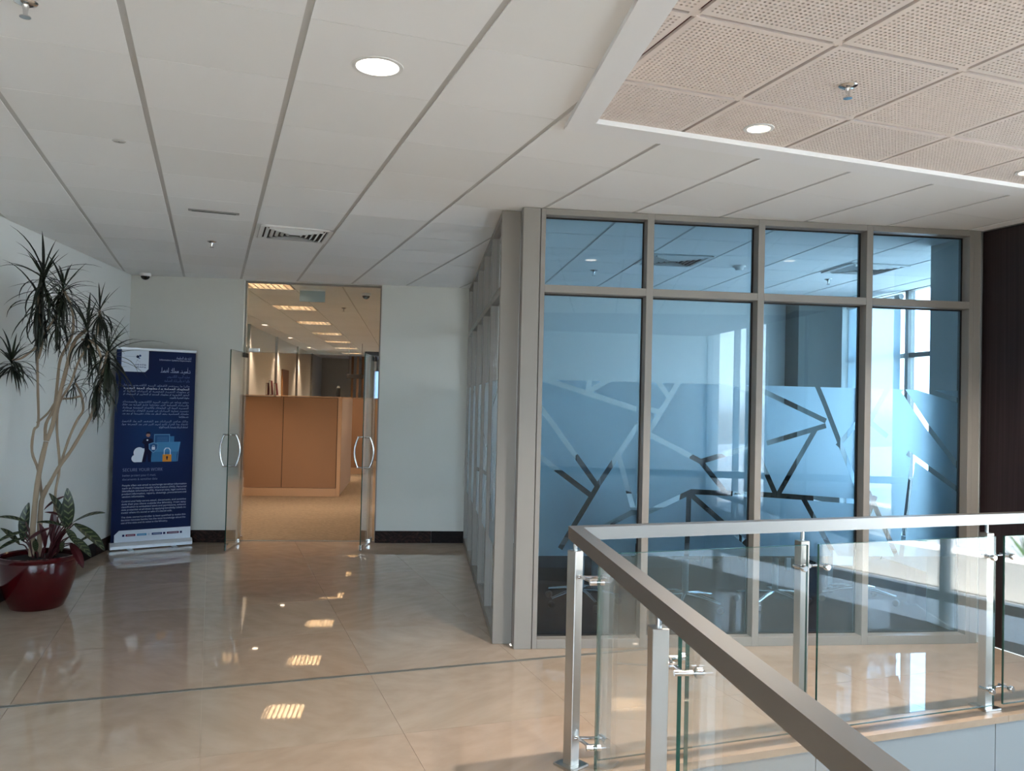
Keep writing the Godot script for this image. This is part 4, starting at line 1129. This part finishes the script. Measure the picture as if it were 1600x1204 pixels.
# ------------------------------------------------------------------ plant
func strap_leaf(length: float, width: float, droop: float) -> Mesh:
	# grows along +x from the origin, bends down by droop
	var st := begin()
	var n := 7
	var prev := []
	var pos := Vector3.ZERO; var ang := 0.0
	for i in n + 1:
		var t := float(i) / n
		var w := width * (0.55 + 0.9 * t) * (1.0 if t < 0.35 else (1.0 - t) / 0.65 + 0.03)
		w = minf(w, width)
		var up := Vector3(-sin(ang), cos(ang), 0)
		var cur := [pos + Vector3(0, 0, -w / 2) + up * w * 0.22, pos, pos + Vector3(0, 0, w / 2) + up * w * 0.22, up]
		if i > 0:
			for k in 2:
				var a: Vector3 = prev[k]; var b: Vector3 = prev[k + 1]; var c: Vector3 = cur[k + 1]; var d: Vector3 = cur[k]
				var nn: Vector3 = (up + Vector3(0, 0, 0.35 if k == 0 else -0.35)).normalized()
				quad(st, a, b, c, d, nn)
		prev = cur
		ang -= droop / n * (0.5 + t)
		pos += Vector3(cos(ang), sin(ang), 0) * length / n
	return st.commit()

func broad_leaf(length: float, width: float, droop: float) -> Mesh:
	var st := begin()
	var n := 10
	var prev := []
	var pos := Vector3.ZERO; var ang := 0.0
	for i in n + 1:
		var t := float(i) / n
		var w := width * pow(sin(PI * clampf(t * 0.93 + 0.05, 0, 1)), 0.75)
		var up := Vector3(-sin(ang), cos(ang), 0)
		var cur := [pos + Vector3(0, 0, -w / 2) + up * w * 0.16, pos, pos + Vector3(0, 0, w / 2) + up * w * 0.16, t]
		if i > 0:
			for k in 2:
				var a: Vector3 = prev[k]; var b: Vector3 = prev[k + 1]; var c: Vector3 = cur[k + 1]; var d: Vector3 = cur[k]
				var nn: Vector3 = (up + Vector3(0, 0, 0.3 if k == 0 else -0.3)).normalized()
				var va := 0.5 * k; var vb := 0.5 * (k + 1)
				tri(st, a, b, c, nn, null, [Vector2(prev[3], va), Vector2(prev[3], vb), Vector2(t, vb)])
				tri(st, a, c, d, nn, null, [Vector2(prev[3], va), Vector2(t, vb), Vector2(t, va)])
		prev = cur
		ang -= droop / n * (0.4 + t)
		pos += Vector3(cos(ang), sin(ang), 0) * length / n
	return st.commit()

# a leaf that would grow into the wall is turned along it
func off_wall(a: float, x: float, reach: float, k: int) -> float:
	if x + cos(a) * reach > -3.10: return a
	return (1.0 if k % 2 == 0 else -1.0) * acos(clampf((-3.085 - x) / reach, -1.0, 1.0))

func build_plant() -> void:
	var zc := -6.72
	var base := Vector3(-2.80, 0, zc)
	var p := thing("potted_plant", "tall dracaena with spiky dark leaves in a glossy dark red pot", "potted plant", base)
	part(p, "pot", lathe([Vector2(0, 0), Vector2(0.172, 0), Vector2(0.182, 0.008), Vector2(0.215, 0.08), Vector2(0.245, 0.17), Vector2(0.262, 0.26), Vector2(0.268, 0.33), Vector2(0.266, 0.36), Vector2(0.276, 0.372), Vector2(0.280, 0.386), Vector2(0.274, 0.398), Vector2(0.262, 0.40), Vector2(0.252, 0.39), Vector2(0.250, 0.33)], 56), M["pot_red"], Vector3.ZERO, Basis.IDENTITY, "glossy dark red round pot")
	part(p, "soil", lathe([Vector2(0, 0.335), Vector2(0.250, 0.335), Vector2(0.250, 0.36), Vector2(0.1, 0.372), Vector2(0, 0.372)], 32), M["soil"])
	var W := func(px, py, dz): return at_z(px, py, zc + dz) - base
	var br := [
		[[[49, 868, 0.02], [53, 805, 0.02], [61, 740, 0.0], [72, 690, 0.0]], 0.021, 0.018],
		[[[73, 688, 0.0], [82, 665, 0.01], [87, 640, 0.03], [99, 595, 0.04], [108, 559, 0.03], [118, 531, 0.02], [136, 514, 0.05]], 0.017, 0.013],
		[[[71, 688, 0.0], [72, 662, -0.03], [85, 635, -0.05], [90, 595, -0.06], [95, 559, -0.06], [113, 523, -0.06], [113, 484, -0.05], [99, 452, -0.04]], 0.012, 0.009],
		[[[61, 870, -0.04], [63, 805, -0.04], [66, 779, -0.03], [75, 759, -0.02]], 0.019, 0.017],
		[[[75, 760, -0.02], [92, 730, 0.0], [110, 705, 0.02], [127, 677, 0.04], [142, 650, 0.05], [150, 625, 0.06], [160, 585, 0.05], [168, 548, 0.05]], 0.014, 0.010],
		[[[95, 724, 0.0], [107, 687, -0.03], [120, 657, -0.05], [130, 640, -0.05], [127, 617, -0.04], [118, 598, -0.03]], 0.010, 0.008],
		[[[66, 780, -0.03], [60, 735, -0.07], [50, 705, -0.09], [53, 672, -0.10], [60, 660, -0.10], [59, 600, -0.09], [60, 545, -0.09], [76, 512, -0.08], [89, 491, -0.07]], 0.011, 0.008],
		[[[86, 868, -0.08], [86, 777, -0.06], [93, 730, -0.05], [89, 668, -0.03], [93, 630, 0.0], [110, 600, 0.03], [125, 560, 0.05], [151, 522, 0.06], [156, 484, 0.06]], 0.010, 0.008],
		[[[60, 560, -0.09], [66, 535, -0.05], [62, 500, -0.02], [60, 462, 0.0], [68, 431, 0.0]], 0.009, 0.009],
		[[[60, 540, -0.09], [46, 551, -0.06], [32, 560, -0.04], [19, 562, -0.03]], 0.009, 0.008],
		[[[128, 530, 0.03], [148, 536, 0.07], [158, 560, 0.09], [154, 580, 0.10]], 0.010, 0.008],
		[[[58, 660, -0.10], [75, 645, -0.07], [90, 625, -0.06], [112, 622, 0.0], [128, 618, 0.04]], 0.008, 0.008],
	]
	for b in br:
		var pts := []
		for q in b[0]: pts.append(W.call(q[0], q[1], q[2]))
		pts = smooth(pts, 4)
		var rr := []
		for k in pts.size(): rr.append(lerpf(b[1], b[2], float(k) / (pts.size() - 1)) * (1.0 + 0.06 * sin(k * 2.1)))
		part(p, "branch", tube(pts, rr, 9), M["bark"])
	var kinds := []
	for k in 6: kinds.append(strap_leaf([0.28, 0.33, 0.37, 0.31, 0.40, 0.34][k], [0.019, 0.021, 0.020, 0.022, 0.019, 0.021][k], [0.25, 0.7, 1.2, 1.7, 0.9, 2.1][k]))
	# crowns: pixel place, depth, leaves, how far the lower leaves hang, size
	var crowns := [[68, 428, 0.0, 34, 1.0, 1.05], [61, 462, -0.02, 30, 1.5, 1.05], [99, 449, -0.04, 32, 0.8, 0.9], [89, 489, -0.07, 28, 1.0, 0.85], [137, 512, 0.05, 30, 0.9, 0.95], [156, 481, 0.06, 24, 0.7, 0.75], [18, 562, -0.03, 34, 0.6, 0.85], [169, 545, 0.05, 38, 1.3, 1.0], [154, 581, 0.10, 22, 1.6, 0.8], [117, 595, -0.03, 14, 0.5, 0.55]]
	for c in crowns:
		var cr := Node3D.new(); cr.name = "leaf_crown"
		p.add_child(cr, true)
		cr.position = W.call(c[0], c[1], c[2])
		for k in c[3]:
			var t: float = (k + 0.5) / c[3]
			var a: float = k * 2.39996 + c[0]
			var el: float = lerpf(1.42, -0.9 * c[4], pow(t, 0.85)) + rng.randf_range(-0.15, 0.15)
			var kind: int = (k * 5 + int(c[0])) % 6
			if t < 0.35: kind = [0, 1, 4][k % 3]
			elif t > 0.7: kind = [2, 3, 5][k % 3] if base.x + cr.position.x > -2.98 else 1
			var s: float = c[5] * rng.randf_range(0.8, 1.15)
			# leaves that would reach into the wall are turned away from it
			a = off_wall(a, base.x + cr.position.x, 0.44 * s, k)
			var bs := Basis(Vector3.UP, -a) * Basis(Vector3.BACK, el)
			part(cr, "leaf", kinds[kind], M["leaf_dark" if k % 3 else "leaf_dark_b"], Vector3(0, -0.10 * t * c[4], 0), bs.scaled_local(Vector3(s, s, s * 1.1)))
	# more small leaves than can be told apart hang below the crowns
	var mass := begin()
	for c in crowns:
		var o: Vector3 = W.call(c[0], c[1], c[2])
		for k in int(c[3] * 0.8):
			var a := rng.randf() * TAU
			var s: float = c[5] * rng.randf_range(0.65, 1.0)
			a = off_wall(a, base.x + o.x, 0.44 * s, k)
			var bs := Basis(Vector3.UP, -a) * Basis(Vector3.BACK, rng.randf_range(-1.45 if base.x + o.x > -2.98 else -0.5, 0.5 - 0.5 * c[4]))
			mass.append_from(kinds[[1, 2, 4][k % 3]], 0, Transform3D(bs.scaled_local(Vector3(s, s, s)), o + Vector3(0, rng.randf_range(-0.16, 0.0) * c[4], 0)))
	var mm := part(p, "leaf_mass", mass.commit(), M["leaf_dark"])
	mm.set_meta("kind", "stuff")
	# broad striped leaves at the foot
	var im := Image.create(64, 32, false, Image.FORMAT_RGB8)
	for x in 64:
		for y in 32:
			var v := absf(y - 15.5) / 15.5
			var str_ := sin(x * 0.62 - v * 5.5)
			im.set_pixel(x, y, Color(0.36, 0.39, 0.27) if str_ > 0.6 and v < 0.8 else Color(0.07, 0.115, 0.06).lerp(Color(0.10, 0.15, 0.08), v))
	var lm := mat("leaf_striped", Color(1, 1, 1), 0.4)
	lm.albedo_texture = ImageTexture.create_from_image(im)
	var bl := broad_leaf(1.0, 0.27, 0.5)
	var L := [[107, 823, 105, 763, 0.10, 0], [102, 825, 76, 772, 0.10, 0], [113, 817, 164, 803, 0.12, 0], [116, 818, 161, 860, 0.16, 0], [109, 838, 141, 870, 0.20, 0], [110, 848, 129, 887, 0.22, 1], [100, 822, 58, 817, 0.14, 0], [40, 815, -4, 809, 0.08, 0], [40, 830, -6, 850, 0.14, 0], [38, 840, -4, 862, 0.16, 0],
		[102, 775, 70, 797, 0.06, 1], [100, 808, 70, 801, 0.05, 1], [80, 824, 42, 848, 0.14, 1], [104, 826, 120, 852, 0.2, 0], [98, 845, 96, 862, 0.2, 0], [36, 845, 46, 786, 0.0, 0], [44, 822, 28, 820, 0.05, 0], [88, 862, 82, 800, -0.02, 1], [30, 850, -10, 826, -0.05, 0], [60, 850, 30, 835, -0.1, 0], [120, 850, 150, 835, -0.08, 0], [70, 856, 60, 818, 0.1, 1], [56, 862, 54, 845, 0.2, 0], [92, 860, 112, 838, 0.05, 0]]
	for l in L:
		var a: Vector3 = W.call(l[0], l[1], l[4] * 0.5); var b: Vector3 = W.call(maxf(l[2], -8), l[3], l[4])
		if base.x + b.x < -3.10: b.x = -3.10 - base.x
		var d := b - a
		var ex := d.normalized(); var ez := ex.cross(Vector3(0.1, 1, 0.35).normalized()).normalized(); var ey := ez.cross(ex)
		# tilt up at the root so that the arch ends at the tip
		var bs := Basis(ex, ey, ez) * Basis(Vector3.BACK, 0.22)
		part(p, "broad_leaf", bl, M["leaf_maroon"] if l[5] == 1 else lm, a, bs.scaled_local(Vector3.ONE * d.length() * 1.03), "broad dark leaf with pale stripes" if l[5] == 0 else "maroon underside of a broad leaf")
		# stalk down to the soil
		if a.y > 0.40:
			var root := Vector3(a.x * 0.35, 0.36, a.z * 0.35)
			part(p, "stalk", tube(smooth([root, (root + a) / 2 + Vector3(0, 0.04, 0), a], 3), 0.005, 6), M["leaf_maroon"])

# ------------------------------------------------------------------ outside the windows
func build_outside() -> void:
	wallbox("ground_outside", "paved ground outside the windows", Vector3(5.75, -1.9, -34.0), Vector3(60.0, -0.25, 30.0), M["asphalt"])
	var k := thing("kerb", "white concrete kerb outside the windows", "kerb", Vector3(7.4, -0.25, -1.6))
	for i in 8: part(k, "kerb_stone", cbox(0.30, 0.42, 0.99, 0.02), M["kerb_white"], Vector3(0, 0.21, -3.5 + i))
	for i in 3:
		var s := thing("shrub", "low green shrub behind the white kerb", "shrub", Vector3(8.75, -0.25, -4.6 + 2.3 * i), 0, "shrubs outside the windows")
		var st := begin()
		for j in 90:
			var a := rng.randf() * TAU; var e := rng.randf_range(0.4, 1.5)
			var d := Vector3(cos(a) * cos(e), sin(e), sin(a) * cos(e))
			var o := Vector3(rng.randf_range(-0.3, 0.3), 0.0, rng.randf_range(-0.4, 0.4))
			var tip := o + d * rng.randf_range(0.45, 0.85)
			var sd := d.cross(Vector3.UP).normalized() * 0.035
			quad(st, o - sd * 0.4, o + sd * 0.4, (o + tip) / 2 + sd, (o + tip) / 2 - sd, Vector3.UP + d * 0.2)
			tri(st, (o + tip) / 2 - sd, (o + tip) / 2 + sd, tip, Vector3.UP + d * 0.2)
		part(s, "foliage", st.commit(), M["shrub"])
		part(s, "stem", rod(0.03, 0.25, 8), M["bark"])
